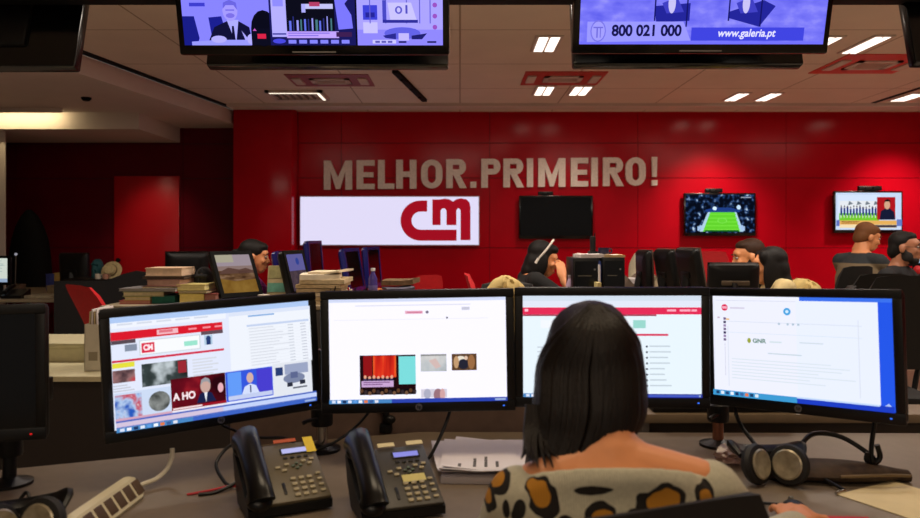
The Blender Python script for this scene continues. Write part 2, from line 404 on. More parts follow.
mp = [cp(530, 368), cp(565, 368), cp(565, 306), cp(572, 297), cp(583, 297), cp(590, 306), cp(590, 368), cp(632, 368), cp(632, 306), cp(637, 297), cp(644, 297), cp(650, 306), cp(650, 432), cp(692, 432), cp(692, 292), cp(688, 272), cp(676, 259), cp(652, 254), cp(632, 258), cp(618, 268), cp(604, 259), cp(584, 255), cp(562, 259), cp(530, 259)]
G().prism(mp[::-1] if 0 else mp, (0, -.155, 0), (1, 0, 0), (0, 0, 1), .009, M_emb).build('letter_m', t)

def wall_tv(label, px0, px1, py0, py1, fn, group=None):
    D = WY-.1; W = (px1-px0)/F*D; H = (py1-py0)/F*D
    t = thing('television', label, 'television', ((xat(px0, D)+xat(px1, D))/2, D, zat(py1, D)))
    G().slab((-W/2, 0, 0), (W/2, .05, H), M_gloss, .008).build('housing', t)
    G().slab((-.15, .05, H*.3), (.15, .094, H*.7), M_matte).build('wall_bracket', t)
    b = .022; s = Screen(W-2*b, H-2*b-.02, -.002, b+.02); fn(s); s.build('screen', t)
    return t, W, H
def camera_bar(label, px0, px1, py0, py1):
    D = WY-.08; W = (px1-px0)/F*D; H = (py1-py0)/F*D
    t = thing('sensor_bar', label, 'sensor bar', ((xat(px0, D)+xat(px1, D))/2, D, zat(py1, D)))
    G().slab((-W/2, -.03, .006), (W/2, .03, H), M_black, .01).build('body', t)
    G().slab((-W*.2, -.02, 0), (W*.2, .02, .008), M_matte).build('foot', t)
    for x in (-W*.25, W*.1): G().cyl((x, -.03, H*.6), (x, -.034, H*.6), .012, M_gloss).build('lens', t)
M_off = mat('screen_off', (6, 6, 8), .12, spec=.35)
wall_tv('switched off black television on the wall under the letters', 519, 593, 195.5, 239, lambda s: s.rect(0, 0, 1, 1, M_off))
def football(s):
    s.rect(0, 0, 1, 1, (6, 10, 22))
    s.rect(0, 0, 1, 1, emit_picture('stadium_night', [(.0, (4, 6, 14)), (.5, (8, 14, 30)), (.62, (40, 70, 120)), (.72, (190, 215, 240))], 16))
    s.pol([(.2, .97), (.33, .42), (.73, .42), (.84, .97)], (170, 205, 225)); s.pol([(.25, .97), (.36, .45), (.71, .45), (.79, .97)], (96, 205, 44))
    for k in range(5): s.pol([(.345-.018*k, .5+.1*k), (.345-.018*k-.006, .53+.1*k), (.735+.014*k, .53+.1*k), (.73+.014*k, .5+.1*k)], (112, 220, 60))
    s.oval(.53, .68, .07, .07, (130, 226, 90)); s.oval(.53, .68, .06, .06, (100, 210, 50))
    s.pol([(.27, .93), (.28, .97), (.78, .97), (.77, .93)], (20, 90, 30))
    s.pol([(.28, .4), (.42, .34), (.66, .34), (.8, .42), (.78, .46), (.3, .46)], (30, 60, 130)); s.oval(.42, .36, .03, .05, (210, 235, 255)); s.oval(.77, .33, .03, .06, (190, 220, 255))
    for u in (.8, .83, .17, .2): s.rect(u, .5+abs(u-.5), u+.03, .62+abs(u-.5), (160, 190, 230))
    s.rect(.8, .06, .95, .085, (150, 160, 180))
wall_tv('wall television showing a green football pitch at night', 684, 756, 193, 236, football)
def news(s):
    s.rect(0, 0, 1, 1, (196, 212, 238)); s.rect(.03, .06, .68, .7, (206, 222, 244))
    s.rect(.06, .22, .62, .45, (222, 226, 232))
    s.rect(.05, .55, .66, .75, (112, 196, 44))
    r = random.Random(4)
    for k in range(12):
        u = .07+k*.047; s.rect(u, .38+r.uniform(0, .06), u+.028, .62, (24, 44, 120)); s.oval(u+.014, .36+r.uniform(0, .05), .01, .025, (60, 50, 60))
        s.rect(u+.004, .6, u+.012, .68, (240, 240, 240))
    for k in range(4): s.pol([(.2+.13*k, .22), (.26+.13*k, .3), (.18+.13*k, .34)], (110, 120, 130))
    s.rect(.62, .12, .9, .73, (170, 22, 30)); s.pol([(.66, .73), (.68, .5), (.74, .43), (.82, .43), (.88, .52), (.9, .73)], (22, 26, 52))
    s.oval(.775, .33, .045, .12, (206, 160, 130)); s.pol([(.73, .28), (.74, .2), (.78, .17), (.82, .2), (.825, .3), (.81, .24), (.75, .24)], (26, 20, 22))
    s.rect(.05, .75, .92, .86, (224, 170, 90)); s.rect(.05, .86, .92, .95, (236, 214, 170)); s.rect(.5, .87, .92, .94, (70, 60, 70))
    s.lines(.08, .77, .45, .85, 2, (120, 70, 30)); s.rect(.92, .72, 1, .9, (100, 120, 190)); s.rect(0, .74, .05, .9, (90, 110, 190))
wall_tv('wall television showing a football news bulletin behind the young men', 834, 903, 191, 233, news)
camera_bar('black sensor bar on top of the switched off wall television', 538, 553, 191.5, 195.6)
camera_bar('black sensor bar on top of the football pitch television', 705, 722, 188.5, 193.1)
camera_bar('black sensor bar on top of the news bulletin television', 858, 881, 186, 191.1)

# ------------------------------------------------------------------ the hanging ring of televisions
tr = thing('ceiling_truss', 'black steel beam carrying the hanging televisions', 'truss', (.3, 3.72, 2.535))
G().slab((-3.6, -.1, 0), (3.9, .1, .14), M_matte, .004).build('beam', tr)
for x in (-3.2, -.95, 1.0, 2.6): G().cyl((x, 0, .14), (x, 0, CZ-2.535), .025, M_matte).build('hanger', tr)
def hung_tv(label, X, D, z, W, H, rz, tilt, fn, reach):
    t = thing('hanging_television', label, 'television', (X, D, z), rot=(tilt, 0, rz))
    g = G(); g.slab((-W/2, 0, 0), (W/2, .07, H), M_gloss, .012); g.slab((-W*.3, .06, H*.15), (W*.3, .1, H*.75), M_black, .02); g.build('housing', t)
    G().slab((-.06, .08, H*.45), (.06, .08+reach, H*.62), M_matte).build('bracket', t)
    G().slab((-.1, -.004, .012), (.1, 0, .018), M_chrome).build('logo_strip', t)
    b = .03; s = Screen(W-2*b, H-2*b-.015, -.003, b+.015); fn(s); s.build('screen', t)
    return t
TL = math.radians(15)
B0 = (122, 112, 250)
def interview(s):
    q_ = s.p; s.p = lambda u, v: q_(u, 1-(1-v)*.80)
    s.rect(0, -.25, 1, 1, (18, 16, 50)); s.rect(0, -.25, .335, .05, (156, 150, 255)); s.rect(.672, -.25, 1, .05, (166, 158, 255))
    # upper part of the screen stays above the frame of the view
    s.rect(0, .0, .335, 1, (132, 128, 252)); s.rect(0, .0, .335, .62, (156, 150, 255))
    s.rect(.03, .65, .09, .68, (60, 60, 200))
    s.pol([(0, .76), (.045, .76), (.06, .94), (.05, 1), (0, 1)], (24, 28, 130)); s.pol([(.1, .77), (.15, .76), (.17, .95), (.11, .97)], (26, 30, 140))
    s.pol([(.09, .99), (.12, .85), (.17, .80), (.215, .80), (.255, .85), (.265, .99)], (16, 16, 54))
    s.pol([(.17, .79), (.2, .99), (.215, .79)], (170, 168, 255)); s.pol([(.188, .84), (.185, .99), (.2, .99), (.196, .84)], (16, 14, 50))
    s.oval(.185, .715, .029, .085, (160, 150, 250)); s.pol([(.158, .7), (.16, .65), (.185, .625), (.21, .65), (.213, .71), (.2, .67), (.17, .67)], (104, 98, 220))
    s.oval(.185, .755, .017, .02, (120, 108, 225)); s.rect(.168, .705, .202, .715, (110, 100, 220))
    s.pol([(.03, .97), (.13, .955), (.255, .955), (.26, 1), (.03, 1)], (150, 150, 255))
    s.oval(.135, .95, .03, .03, (176, 170, 255)); s.oval(.262, .95, .018, .045, (176, 170, 255)); s.pol([(.225, .88), (.25, .95), (.238, .96)], (170, 164, 255))
    s.oval(.31, .86, .048, .15, (10, 10, 26)); s.rect(.262, .86, .335, 1, (12, 12, 30)); s.rect(.285, .905, .318, .945, (214, 34, 70)); s.pol([(.268, .88), (.276, .86), (.283, .88)], (200, 90, 190))
    s.rect(.335, 0, .665, 1, (24, 24, 90)); s.rect(.343, .58, .40, .93, (176, 170, 255)); s.rect(.35, .6, .39, .68, (140, 136, 250))
    s.rect(.40, .6, .585, .88, (12, 12, 26)); s.rect(.47, .66, .58, .7, (190, 190, 240)); s.rect(.49, .645, .53, .68, (176, 60, 100)); s.rect(.46, .66, .475, .73, (170, 170, 250))
    r = random.Random(2)
    for k in range(12):
        u = .41+k*.0145; s.rect(u, .76+r.uniform(0, .04), u+r.uniform(.004, .009), .88, ((96, 110, 230), (40, 44, 120), (150, 150, 240), (70, 120, 130))[k % 4])
    s.rect(.40, .885, .6, .94, (190, 160, 250)); s.lines(.405, .895, .59, .935, 2, (130, 110, 220))
    s.pol([(.585, .58), (.62, .59), (.64, .62), (.625, .66), (.65, .75), (.655, .86), (.6, .87)], (120, 116, 252)); s.rect(.59, .89, .65, .93, (60, 30, 80))
    for k in range(6): s.rect(.405+k*.041, .955, .435+k*.041, .985, (130, 130, 250))
    s.oval(.37, .965, .025, .02, (70, 70, 220)); s.rect(.346, .9, .398, .912, (40, 40, 140))
    s.rect(.665, 0, .672, 1, (10, 10, 30)); s.rect(.672, 0, 1, 1, (166, 158, 255)); s.rect(.672, .87, 1, 1, (140, 132, 250))
    s.rect(.695, .67, .75, .79, (60, 64, 210)); s.rect(.705, .73, .74, .77, (36, 36, 150)); s.rect(.695, .81, .75, .9, (196, 190, 255))
    for u in (.72, .78, .86, .91, .95): s.rect(u, .6, u+.004, .82, (96, 92, 200))
    s.pol([(.79, .65), (.88, .65), (.9, .79), (.8, .8)], (196, 190, 250)); s.oval(.832, .71, .014, .032, (90, 86, 200)); s.oval(.832, .71, .007, .02, (196, 190, 250)); s.rect(.858, .67, .866, .74, (80, 76, 190)); s.rect(.77, .79, .905, .815, (44, 44, 150)); s.rect(.77, .63, .785, .79, (70, 70, 190))
    s.oval(.845, .9, .07, .05, (96, 96, 224)); s.pol([(.77, .92), (.82, .9), (.82, .95), (.78, .94)], (40, 40, 140)); s.pol([(.88, .92), (.94, .9), (.92, .95), (.88, .95)], (30, 30, 110)); s.rect(.83, .9, .87, .96, (190, 180, 255))
    s.rect(.73, .955, .82, .985, (200, 196, 255)); [s.rect(.74+.024*k, .962, .758+.024*k, .98, (90, 86, 180)) for k in range(3)]; s.rect(.83, .965, .86, .98, (24, 24, 90)); s.rect(.94, .965, .975, .98, (24, 24, 90))
    for v in (.67, .76, .85): s.oval(.97, v, .009, .02, (150, 80, 190))
LT = hung_tv('lit hanging television split into three pictures with a man in a suit', -.668, 3.49, 2.205, 1.24, .74, 0, TL, interview, .1)
def televendas(s):
    s.rect(0, 0, 1, 1, (112, 110, 248))
    s.rect(0, .5, 1, .98, emit_picture('shop_floor_blue', [(.3, (98, 98, 240)), (.55, (126, 124, 252)), (.75, (160, 156, 255))], 9, (1, 1, 2)))
    for u, f in ((.3, 1), (.6, -1)):
        s.pol([(u, .74), (u+.145, .72), (u+.145, .84), (u+.01, .85)] if f > 0 else [(u+.0, .78), (u+.14, .7), (u+.19, .74), (u+.13, .88), (u, .82)], (34, 36, 150))
        s.pol([(u+.03, .72), (u+.09, .68), (u+.12, .78), (u+.05, .79)], (62, 62, 190)); s.rect(u, .5, u+.006, .84, (20, 20, 100)); s.rect(u+.13, .5, u+.136, .88, (20, 20, 100))
        s.oval(u+.07, .72, .015, .07, (196, 190, 240))
    s.pol([(.03, .845), (.42, .845), (.455, .975), (.03, .985)], (150, 148, 255))
    s.oval(.075, .91, .032, .075, (120, 116, 226)); s.oval(.075, .91, .027, .065, (158, 154, 250)); s.rect(.055, .88, .095, .89, (110, 106, 216)); s.rect(.068, .88, .074, .955, (110, 106, 216)); s.rect(.082, .88, .086, .955, (110, 106, 216))
    s.rect(.455, .885, .915, .975, (62, 66, 218))
    s.text('800 021 000', .13, .865, .415, .945, (22, 20, 74), .035)
    s.text('www.galeria.pt', .565, .895, .80, .965, (226, 224, 255), .02, .2)
RT = hung_tv('lit hanging television showing 800 021 000 phone number on blue', 1.137, 3.6, 2.237, 1.21, .74, 0, TL, televendas, .06)
off = lambda s: s.rect(0, 0, 1, 1, M_off)
hung_tv('black back of a hanging television below the three picture screen', -.68, 3.95, 2.232, 1.24, .72, PI, TL, off, .05)
hung_tv('black back of a hanging television below the phone number screen', 1.17, 3.95, 2.236, 1.18, .72, PI, TL, off, .05)
hung_tv('unlit hanging television back over the pale soffit', -2.54, 3.85, 2.2, 1.24, .72, PI, TL, off, .05)
hung_tv('unlit hanging television back beside the orange ceiling vent', 2.83, 3.75, 2.2, 1.24, .72, PI, TL, off, .05)
# ------------------------------------------------------------------ the desk in front
DZ = .74
M_desk = mat('desk_laminate', (122, 108, 92), .42, noise=.07, nscale=25)
t = thing('desk', 'long grey brown desk carrying the four lit monitors', 'desk', (0, 0, 0))
far = [(-1.7, 1.885), (-1.25, 2.07), (-.679, 2.294), (-.13, 2.47), (1.9, 2.45)]
g = G(); g.prism([(-1.7, 1.46), (-.2, 1.5), (.8, 1.5), (1.9, 1.46)]+far[::-1], (0, 0, DZ), (1, 0, 0), (0, 1, 0), .03, M_desk); g.build('desktop', t)
for x in (-1.6, 1.8): G().slab((x-.02, 1.5, 0), (x+.02, 1.88, DZ-.03), M_desk).build('leg', t)
G().slab((-.3, 2.36, 0), (.7, 2.4, DZ-.03), M_matte).build('modesty_panel', t)
M_part = mat('brown_screen_fabric', (108, 86, 76), .8, noise=.12, nscale=18)
t = thing('partition_screen', 'brown partition screen behind the desk and below the middle monitors', 'partition', (0, 0, 0))
g = G(); g.prism([(-.70, 2.32), (-.13, 2.5), (.55, 2.5), (.55, 2.53), (-.14, 2.53), (-.71, 2.35)], (0, 0, .93), (1, 0, 0), (0, 1, 0), .93, M_part); g.build('panel', t)
g = G(); g.prism([(-.70, 2.315), (-.13, 2.495), (.555, 2.495), (.555, 2.535), (-.14, 2.535), (-.71, 2.355)], (0, 0, .95), (1, 0, 0), (0, 1, 0), .02, M_black); g.build('top_rail', t)
t = thing('side_counter', 'low beige counter behind the desk, beyond the headphones', 'counter', (1.35, 2.75, 0))
G().slab((-.75, -.25, .76), (1.2, -.1, .79), mat('counter_beige', (128, 110, 88), .5, noise=.06), .003).build('counter_top', t)
G().slab((-.72, -.22, 0), (1.17, -.12, .76), mat('counter_front', (60, 50, 42), .6)).build('carcass', t)
t = thing('equipment_box', 'black box on the beige counter below the woman\'s monitor', 'box', (.84, 2.58, .79))
G().slab((-.2, -.06, 0), (.28, .06, .07), M_black, .008).build('casing', t)
for k in range(3): G().slab((-.16+k*.12, -.063, .02), (-.1+k*.12, -.06, .05), M_grey).build('slot', t)

def monitor(label, c, W, H, rz, roll, tilt, fn, logo=True, led=(60, 120, 255), group=None, name='monitor'):
    t = thing(name, label, 'monitor', c, rot=(tilt, roll, rz), group=group)
    b, bb = .023, .03
    g = G(); g.slab((-W/2, .003, 0), (W/2, .035, H), M_black, .012)
    g.loft([[(x*W*a/2, y, z) for x, z in ((-1, H*(.5-a*.42)), (1, H*(.5-a*.42)), (1, H*(.5+a*.42)), (-1, H*(.5+a*.42)))] for a, y in ((.9, .034), (.75, .052), (.6, .06))], M_black)
    g.build('housing', t)
    g = G(); 
    for lo, hi in (((-W/2, -.004, 0), (W/2, .006, bb)), ((-W/2, -.004, H-b), (W/2, .006, H)), ((-W/2, -.004, bb), (-W/2+b, .006, H-b)), ((W/2-b, -.004, bb), (W/2, .006, H-b))): g.slab(lo, hi, M_black, .003)
    g.build('bezel', t)
    s = Screen(W-2*b, H-b-bb, 0, bb); fn(s); s.build('screen', t)
    if logo:
        g = G(); g.cyl((0, -.004, bb/2), (0, -.0055, bb/2), .0095, mat('badge_grey', (120, 120, 126), .3, metal=.6))
        for x0, x1, z0, z1 in ((-.0045, -.0032, -.004, .006), (-.0045, -.0005, .0016, .0028), (-.0018, -.0005, -.004, .0028), (.0012, .0025, -.007, .0028), (.0012, .0052, .0016, .0028), (.0039, .0052, -.0036, .0028), (.0012, .0052, -.0036, -.0024)):
            g.slab((x0, -.006, bb/2+z0), (x1, -.005, bb/2+z1), M_gloss)
        g.build('logo', t)
    if led:
        G().slab((W/2-.035, -.0052, bb/2-.0015), (W/2-.030, -.0035, bb/2+.0015), emit(led, 1.2)).build('power_light', t)
    G().slab((-.05, .055, H*.4), (.05, .085, H*.6), M_matte, .004).build('mount_plate', t)
    return t
WH = (228, 232, 250)
def taskbar(s, c0=(30, 52, 130), n=9, dock=.35):
    s.rect(0, .962, 1, 1, c0); s.rect(0, .962, dock, 1, (70, 130, 190))
    cols = [(210, 220, 240), (240, 240, 250), (30, 50, 90), (220, 226, 240), (90, 150, 220), (240, 244, 250), (226, 120, 60), (60, 90, 150), (220, 220, 230)]
    for k in range(n): s.rect(.015+k*.03, .968, .035+k*.03, .994, cols[k % 9])
    s.rect(.93, .972, .99, .99, (150, 170, 210))
def web_one(s):
    s.rect(0, 0, 1, 1, (220, 226, 244)); s.rect(0, 0, 1, .05, (170, 196, 236)); s.rect(.002, .05, .55, .1, (232, 236, 246))
    for k in range(5): s.rect(.03+.09*k, .06, .1+.09*k, .075, (206, 212, 226))
    s.rect(0, .13, .53, .205, (212, 26, 44)); s.rect(.21, .145, .31, .19, (236, 180, 190)); s.lines(.22, .15, .3, .18, 1, (220, 110, 124), .8)
    for u in (.36, .43, .49): s.rect(u, .158, u+.04, .174, (236, 140, 150))
    s.rect(0, .205, .11, .24, (84, 70, 80)); s.rect(.06, .25, .115, .31, (130, 140, 160)); s.rect(.42, .2, .53, .235, (96, 74, 84)); s.rect(.435, .24, .475, .33, (170, 196, 220)); s.oval(.455, .275, .012, .03, (40, 60, 110)); s.rect(.445, .29, .466, .33, (36, 56, 110))
    s.rect(.125, .225, .415, .36, (196, 206, 212)); s.rect(.13, .232, .41, .352, (240, 242, 246)); s.rect(.135, .25, .195, .34, (214, 40, 70)); s.text('CM', .143, .265, .187, .32, (250, 230, 235), .05); s.rect(.335, .275, .4, .32, (150, 222, 200))
    s.rect(0, .38, .53, .4, (206, 40, 70)); s.rect(0, .405, .1, .45, (222, 216, 60))
    s.rect(0, .47, .1, .58, emit_picture('pic_crowd', [(.3, (40, 30, 40)), (.5, (150, 110, 110)), (.65, (196, 60, 70)), (.8, (220, 210, 210))], 25))
    s.rect(.13, .44, .345, .645, emit_picture('pic_dark_hands', [(.35, (24, 28, 26)), (.5, (60, 70, 70)), (.6, (190, 200, 205)), (.75, (226, 230, 235))], 14)); s.rect(.3, .45, .34, .56, (150, 40, 50))
    s.lines(.37, .45, .53, .62, 6, (206, 210, 220)); s.lines(.0, .6, .1, .67, 3, (190, 194, 206))
    # the right hand window: a list of stories
    s.rect(.56, .06, 1, .6, (232, 236, 244)); s.rect(.56, .05, 1, .085, (214, 222, 240)); s.rect(.66, .09, .8, .105, (130, 170, 220)); s.rect(.65, .18, .99, .2, (190, 204, 232))
    for k in range(13):
        v = .215+k*.029; s.rect(.66, v, .66+random.uniform(.12, .22), v+.008, (206, 210, 220)); s.rect(.87, v, .9, v+.008, (190, 196, 208)); s.rect(.94, v, .97, v+.008, (186, 190, 204))
        s.rect(.65, v+.014, .99, v+.016, (218, 222, 232))
    # strip of moving pictures along the bottom
    s.rect(0, .66, .255, .93, (198, 212, 236)); s.rect(.0, .68, .12, .92, emit_picture('pic_blue_grid', [(.35, (40, 90, 190)), (.5, (180, 205, 240)), (.62, (200, 70, 90)), (.7, (230, 236, 246))], 30)); s.oval(.2, .78, .05, .09, emit_picture('pic_grey_rock', [(.3, (60, 64, 62)), (.7, (150, 154, 152))], 40))
    s.rect(0, .885, .255, .915, (206, 160, 180)); s.rect(.255, .6, .52, .9, emit_picture('pic_red_stage', [(.35, (44, 8, 16)), (.6, (110, 14, 30)), (.8, (190, 40, 50))], 12))
    s.text('A HO', .262, .73, .37, .80, (246, 226, 230), .04); s.oval(.495, .735, .014, .045, (226, 170, 180))
    s.pol([(.375, .85), (.39, .77), (.42, .745), (.45, .77), (.47, .85)], (26, 32, 70)); s.oval(.42, .70, .025, .065, (196, 160, 150)); s.pol([(.395, .69), (.4, .64), (.42, .62), (.44, .64), (.446, .69), (.43, .66), (.41, .66)], (150, 150, 156)); s.pol([(.412, .76), (.42, .85), (.428, .76)], (226, 230, 240))
    s.rect(.255, .86, .52, .885, (150, 20, 36)); s.rect(.26, .865, .4, .88, (236, 214, 218)); s.rect(.255, .885, .52, .91, (230, 224, 232))
    s.rect(.52, .6, .765, .9, (50, 84, 214)); s.rect(.53, .61, .6, .83, (96, 150, 240)); s.rect(.68, .61, .76, .83, (70, 60, 200)); s.oval(.645, .68, .018, .05, (206, 170, 160)); s.pol([(.6, .83), (.615, .76), (.645, .735), (.675, .76), (.69, .83)], (206, 216, 244)); s.rect(.642, .75, .649, .82, (60, 70, 120)); s.rect(.53, .83, .76, .87, (190, 200, 232)); s.rect(.52, .88, .765, .9, (220, 226, 244))
    s.rect(.765, .58, .98, .9, (220, 224, 232)); s.rect(.78, .62, .82, .7, (40, 60, 110)); s.rect(.83, .6, .96, .7, (150, 160, 190)); s.oval(.88, .74, .06, .05, (120, 130, 160)); s.rect(.84, .78, .87, .82, (40, 44, 60)); s.rect(.91, .77, .94, .81, (40, 44, 60)); s.rect(.87, .83, .95, .845, (90, 96, 110)); s.rect(.86, .68, .9, .74, (90, 100, 140))
    s.rect(0, .9, 1, .962, (70, 100, 190)); s.rect(0, .915, .5, .955, (206, 190, 214)); s.rect(.5, .915, 1, .955, (190, 204, 240))
    taskbar(s, (60, 96, 190))
def web_two(s):
    s.rect(0, 0, 1, 1, (244, 242, 255)); s.rect(0, 0, 1, .03, (206, 214, 240)); s.rect(.15, .06, .8, .07, (216, 216, 230)); s.rect(.43, .12, .53, .15, (226, 170, 190)); s.rect(.44, .13, .525, .142, (206, 120, 150)); s.oval(.555, .135, .009, .015, (120, 110, 130)); s.rect(.75, .09, .795, .12, (196, 196, 214)); s.rect(.03, .2, .9, .203, (216, 216, 232)); s.pol([(.66, .18), (.675, .19), (.665, .205)], (80, 80, 90))
    s.rect(.17, .545, .485, .925, (30, 10, 14)); s.rect(.19, .55, .24, .75, (140, 20, 24)); s.rect(.245, .55, .385, .76, emit_picture('stage_curtain', [(.3, (170, 20, 20)), (.5, (226, 50, 30)), (.7, (250, 120, 50))], 20, (3, 1, .2))); s.rect(.39, .56, .485, .83, (120, 214, 214)); s.rect(.375, .55, .39, .85, (40, 10, 14))
    for k in range(7): s.oval(.2+.025*k, .755+.008*(k % 2), .008, .018, (226, 160, 130)); s.rect(.192+.025*k, .77, .208+.025*k, .8, (60, 50, 90))
    s.rect(.18, .79, .36, .85, (196, 160, 206)); s.lines(.19, .8, .35, .84, 2, (120, 80, 130)); s.rect(.17, .87, .485, .925, (20, 12, 16))
    for k in range(14): s.oval(.18+.023*k, .885+.012*(k % 3), .01, .02, ((90, 60, 40), (50, 40, 44), (110, 80, 60))[k % 3])
    s.rect(.515, .54, .66, .705, emit_picture('pic_pale_hands', [(.3, (90, 100, 100)), (.5, (190, 196, 200)), (.7, (226, 220, 216))], 16)); s.rect(.515, .54, .66, .555, (130, 130, 130)); s.pol([(.56, .6), (.6, .58), (.63, .66), (.6, .68)], (206, 180, 176))
    s.rect(.69, .54, .83, .7, (90, 62, 40)); s.oval(.74, .6, .03, .04, (226, 216, 200)); s.oval(.755, .64, .03, .05, (36, 36, 50)); s.oval(.715, .62, .015, .06, (190, 150, 110)); s.oval(.8, .62, .02, .07, (150, 104, 66)); s.oval(.77, .58, .01, .02, (220, 190, 170))
    s.rect(.515, .875, .66, .955, (206, 200, 214)); s.oval(.55, .92, .02, .05, (170, 170, 190)); s.oval(.61, .93, .025, .06, (150, 110, 120)); s.oval(.635, .93, .015, .06, (206, 160, 160))
    taskbar(s, (44, 66, 170))
def web_three(s):
    s.rect(0, 0, 1, 1, (226, 238, 246)); s.rect(0, 0, 1, .11, (206, 218, 232)); s.rect(0, .05, 1, .11, (220, 226, 240)); s.rect(0, .115, 1, .185, (222, 44, 84)); s.rect(.01, .13, .03, .155, (246, 190, 206))
    for u in (.81, .88, .91, .945): s.rect(u, .135, u+.03 if u > .85 else u+.05, .155, (246, 170, 190))
    s.rect(.0, .185, .75, .2, (150, 30, 60)); s.rect(.62, .24, .69, .32, (150, 210, 200)); s.rect(.1, .24, .6, .32, (236, 240, 246)); s.rect(.2, .375, .815, .395, (212, 40, 84))
    for k in range(8): s.oval(.695, .5+.055*k, .006, .01, (40, 50, 70)); s.rect(.71, .49+.055*k, .71+random.uniform(.08, .14), .503+.055*k, (190, 202, 212))
    s.lines(.08, .5, .3, .9, 9, (196, 206, 216), .3)
    taskbar(s, (36, 46, 140), 3, .08); s.rect(.6, .97, .98, .99, (70, 90, 190))
def web_four(s):
    s.rect(0, 0, 1, 1, (36, 84, 226)); s.rect(0, 0, .52, .95, (232, 234, 248)); s.rect(.5, .035, .93, .95, (228, 234, 248)); s.rect(.52, 0, 1, .035, (58, 110, 230))
    s.oval(.075, .115, .02, .034, (216, 30, 80)); s.rect(.06, .103, .09, .127, (240, 170, 190)); s.rect(.11, .11, .2, .125, (206, 200, 220)); s.oval(.45, .14, .021, .036, (70, 160, 220)); s.oval(.45, .14, .009, .015, (210, 232, 250))
    s.rect(.02, .04, .5, .045, (206, 210, 226)); s.rect(.085, .225, .105, .24, (230, 180, 100)); s.rect(.03, .21, .045, .225, (190, 170, 190))
    for k in range(7): s.rect(.068, .215+.035*k, .084, .24+.035*k, ((110, 90, 130), (60, 50, 90), (150, 130, 170))[k % 3])
    s.rect(.075, .47, .078, .8, (196, 196, 212)); s.rect(.09, .25, .85, .255, (206, 214, 226)); s.rect(.09, .36, .85, .364, (206, 220, 230)); s.rect(.83, .2, .835, .9, (214, 220, 232)); s.rect(.095, .3, .1, .9, (212, 218, 230))
    for u in (.4, .45, .48, .51): s.rect(u, .25, u+.012, .27, (170, 190, 206))
    s.oval(.228, .435, .011, .026, (150, 160, 60)); s.text('GNR', .25, .412, .33, .455, (70, 120, 100), .03); s.rect(.35, .43, .42, .445, (206, 220, 226)); s.rect(.52, .425, .65, .435, (200, 212, 222)); s.rect(.34, .545, .53, .555, (190, 206, 214))
    s.lines(.12, .62, .82, .84, 7, (212, 222, 230), .3)
    s.rect(0, .945, .5, 1, (60, 150, 206)); s.rect(.5, .945, 1, 1, (30, 60, 190)); s.rect(.5, .94, .93, .955, (190, 214, 244))
    cols = [(30, 60, 100), (220, 230, 240), (40, 70, 120), (230, 235, 245), (30, 50, 100), (60, 100, 160), (226, 120, 70)]
    for k in range(9): s.rect(.02+.03*k, .955, .04+.03*k, .985, cols[k % 7])
    s.pol([(.955, .945), (.975, .92), (.99, .945)], (170, 190, 240))
monitor('lit monitor with red headed web page and strip of pictures, above phone', (-.632, 2.01, .877), .56, .331, math.radians(32), math.radians(-2.2), math.radians(-2), web_one)
monitor('lit monitor with mostly white page and theatre stage photo', (xat(419, 2.09), 2.09, .893), .532, .336, math.radians(1), math.radians(-.9), 0, web_two)
monitor('lit monitor with pink banner page, behind the dark haired woman', (xat(612, 2.09), 2.09, .905), .532, .331, math.radians(-3), math.radians(-.3), 0, web_three)
monitor('lit monitor with document page and blue desktop edge, over the headphones', (.905, 2.03, .902), .508, .334, math.radians(-42), math.radians(-2.2), math.radians(-2), web_four)
monitor('switched off black monitor with red standby light beside the pale worktop', (-1.255, 1.78, .885), .53, .325, math.radians(10), math.radians(-1), math.radians(-2), lambda s: s.rect(0, 0, 1, 1, M_off), False, (220, 30, 30))
def pole(label, X, D, h, tint):
    t = thing('monitor_pole', label, 'monitor stand', (X, D, DZ))
    G().lathe([(.055, 0), (.055, .008), (.03, .014), (.018, .02)], (0, 0, 0), M_black).build('base', t)
    G().cyl((0, 0, .015), (0, 0, h), .0165, tint).build('pole', t)
    G().lathe([(.03, .075), (.032, .08), (.032, .125), (.026, .13)], (0, 0, 0), M_black).build('collar', t)
    G().tube([(0, -.02, .10), (-.03, -.05, .10), (-.045, -.06, .095)], .006, M_black).build('clamp_lever', t)
    for a in (-1, 1):
        g = G(); g.cyl((0, 0, h-.05), (a*.09, -.02, h-.05), .014, M_black); g.box((a*.1, -.025, h-.05), (.04, .03, .06), M_black, .005); g.build('arm', t)
    return t
pole('steel monitor pole between the picture strip monitor and the white page', xat(322, 2.26), 2.26, .3, M_chrome)
pole('copper tinted monitor pole beside the headphones', xat(718, 2.31), 2.31, .3, mat('copper_steel', (150, 104, 84), .3, metal=.9))
pole('dark monitor pole under the switched off monitor', xat(14, 1.97), 1.95, .3, M_black)
t = thing('monitor_clamp', 'small black clamp knob under the monitor with theatre photo', 'clamp', at(386, 432, 2.46))
G().slab((-.02, -.02, 0), (.02, .02, .03), M_black, .005).build('foot', t)
G().tube([(0, 0, .02), (.0, -.01, .06), (-.02, -.01, .1)], .012, M_black).build('arm', t)
G().ell((.015, -.02, .045), (.018, .014, .014), M_black).build('knob', t)

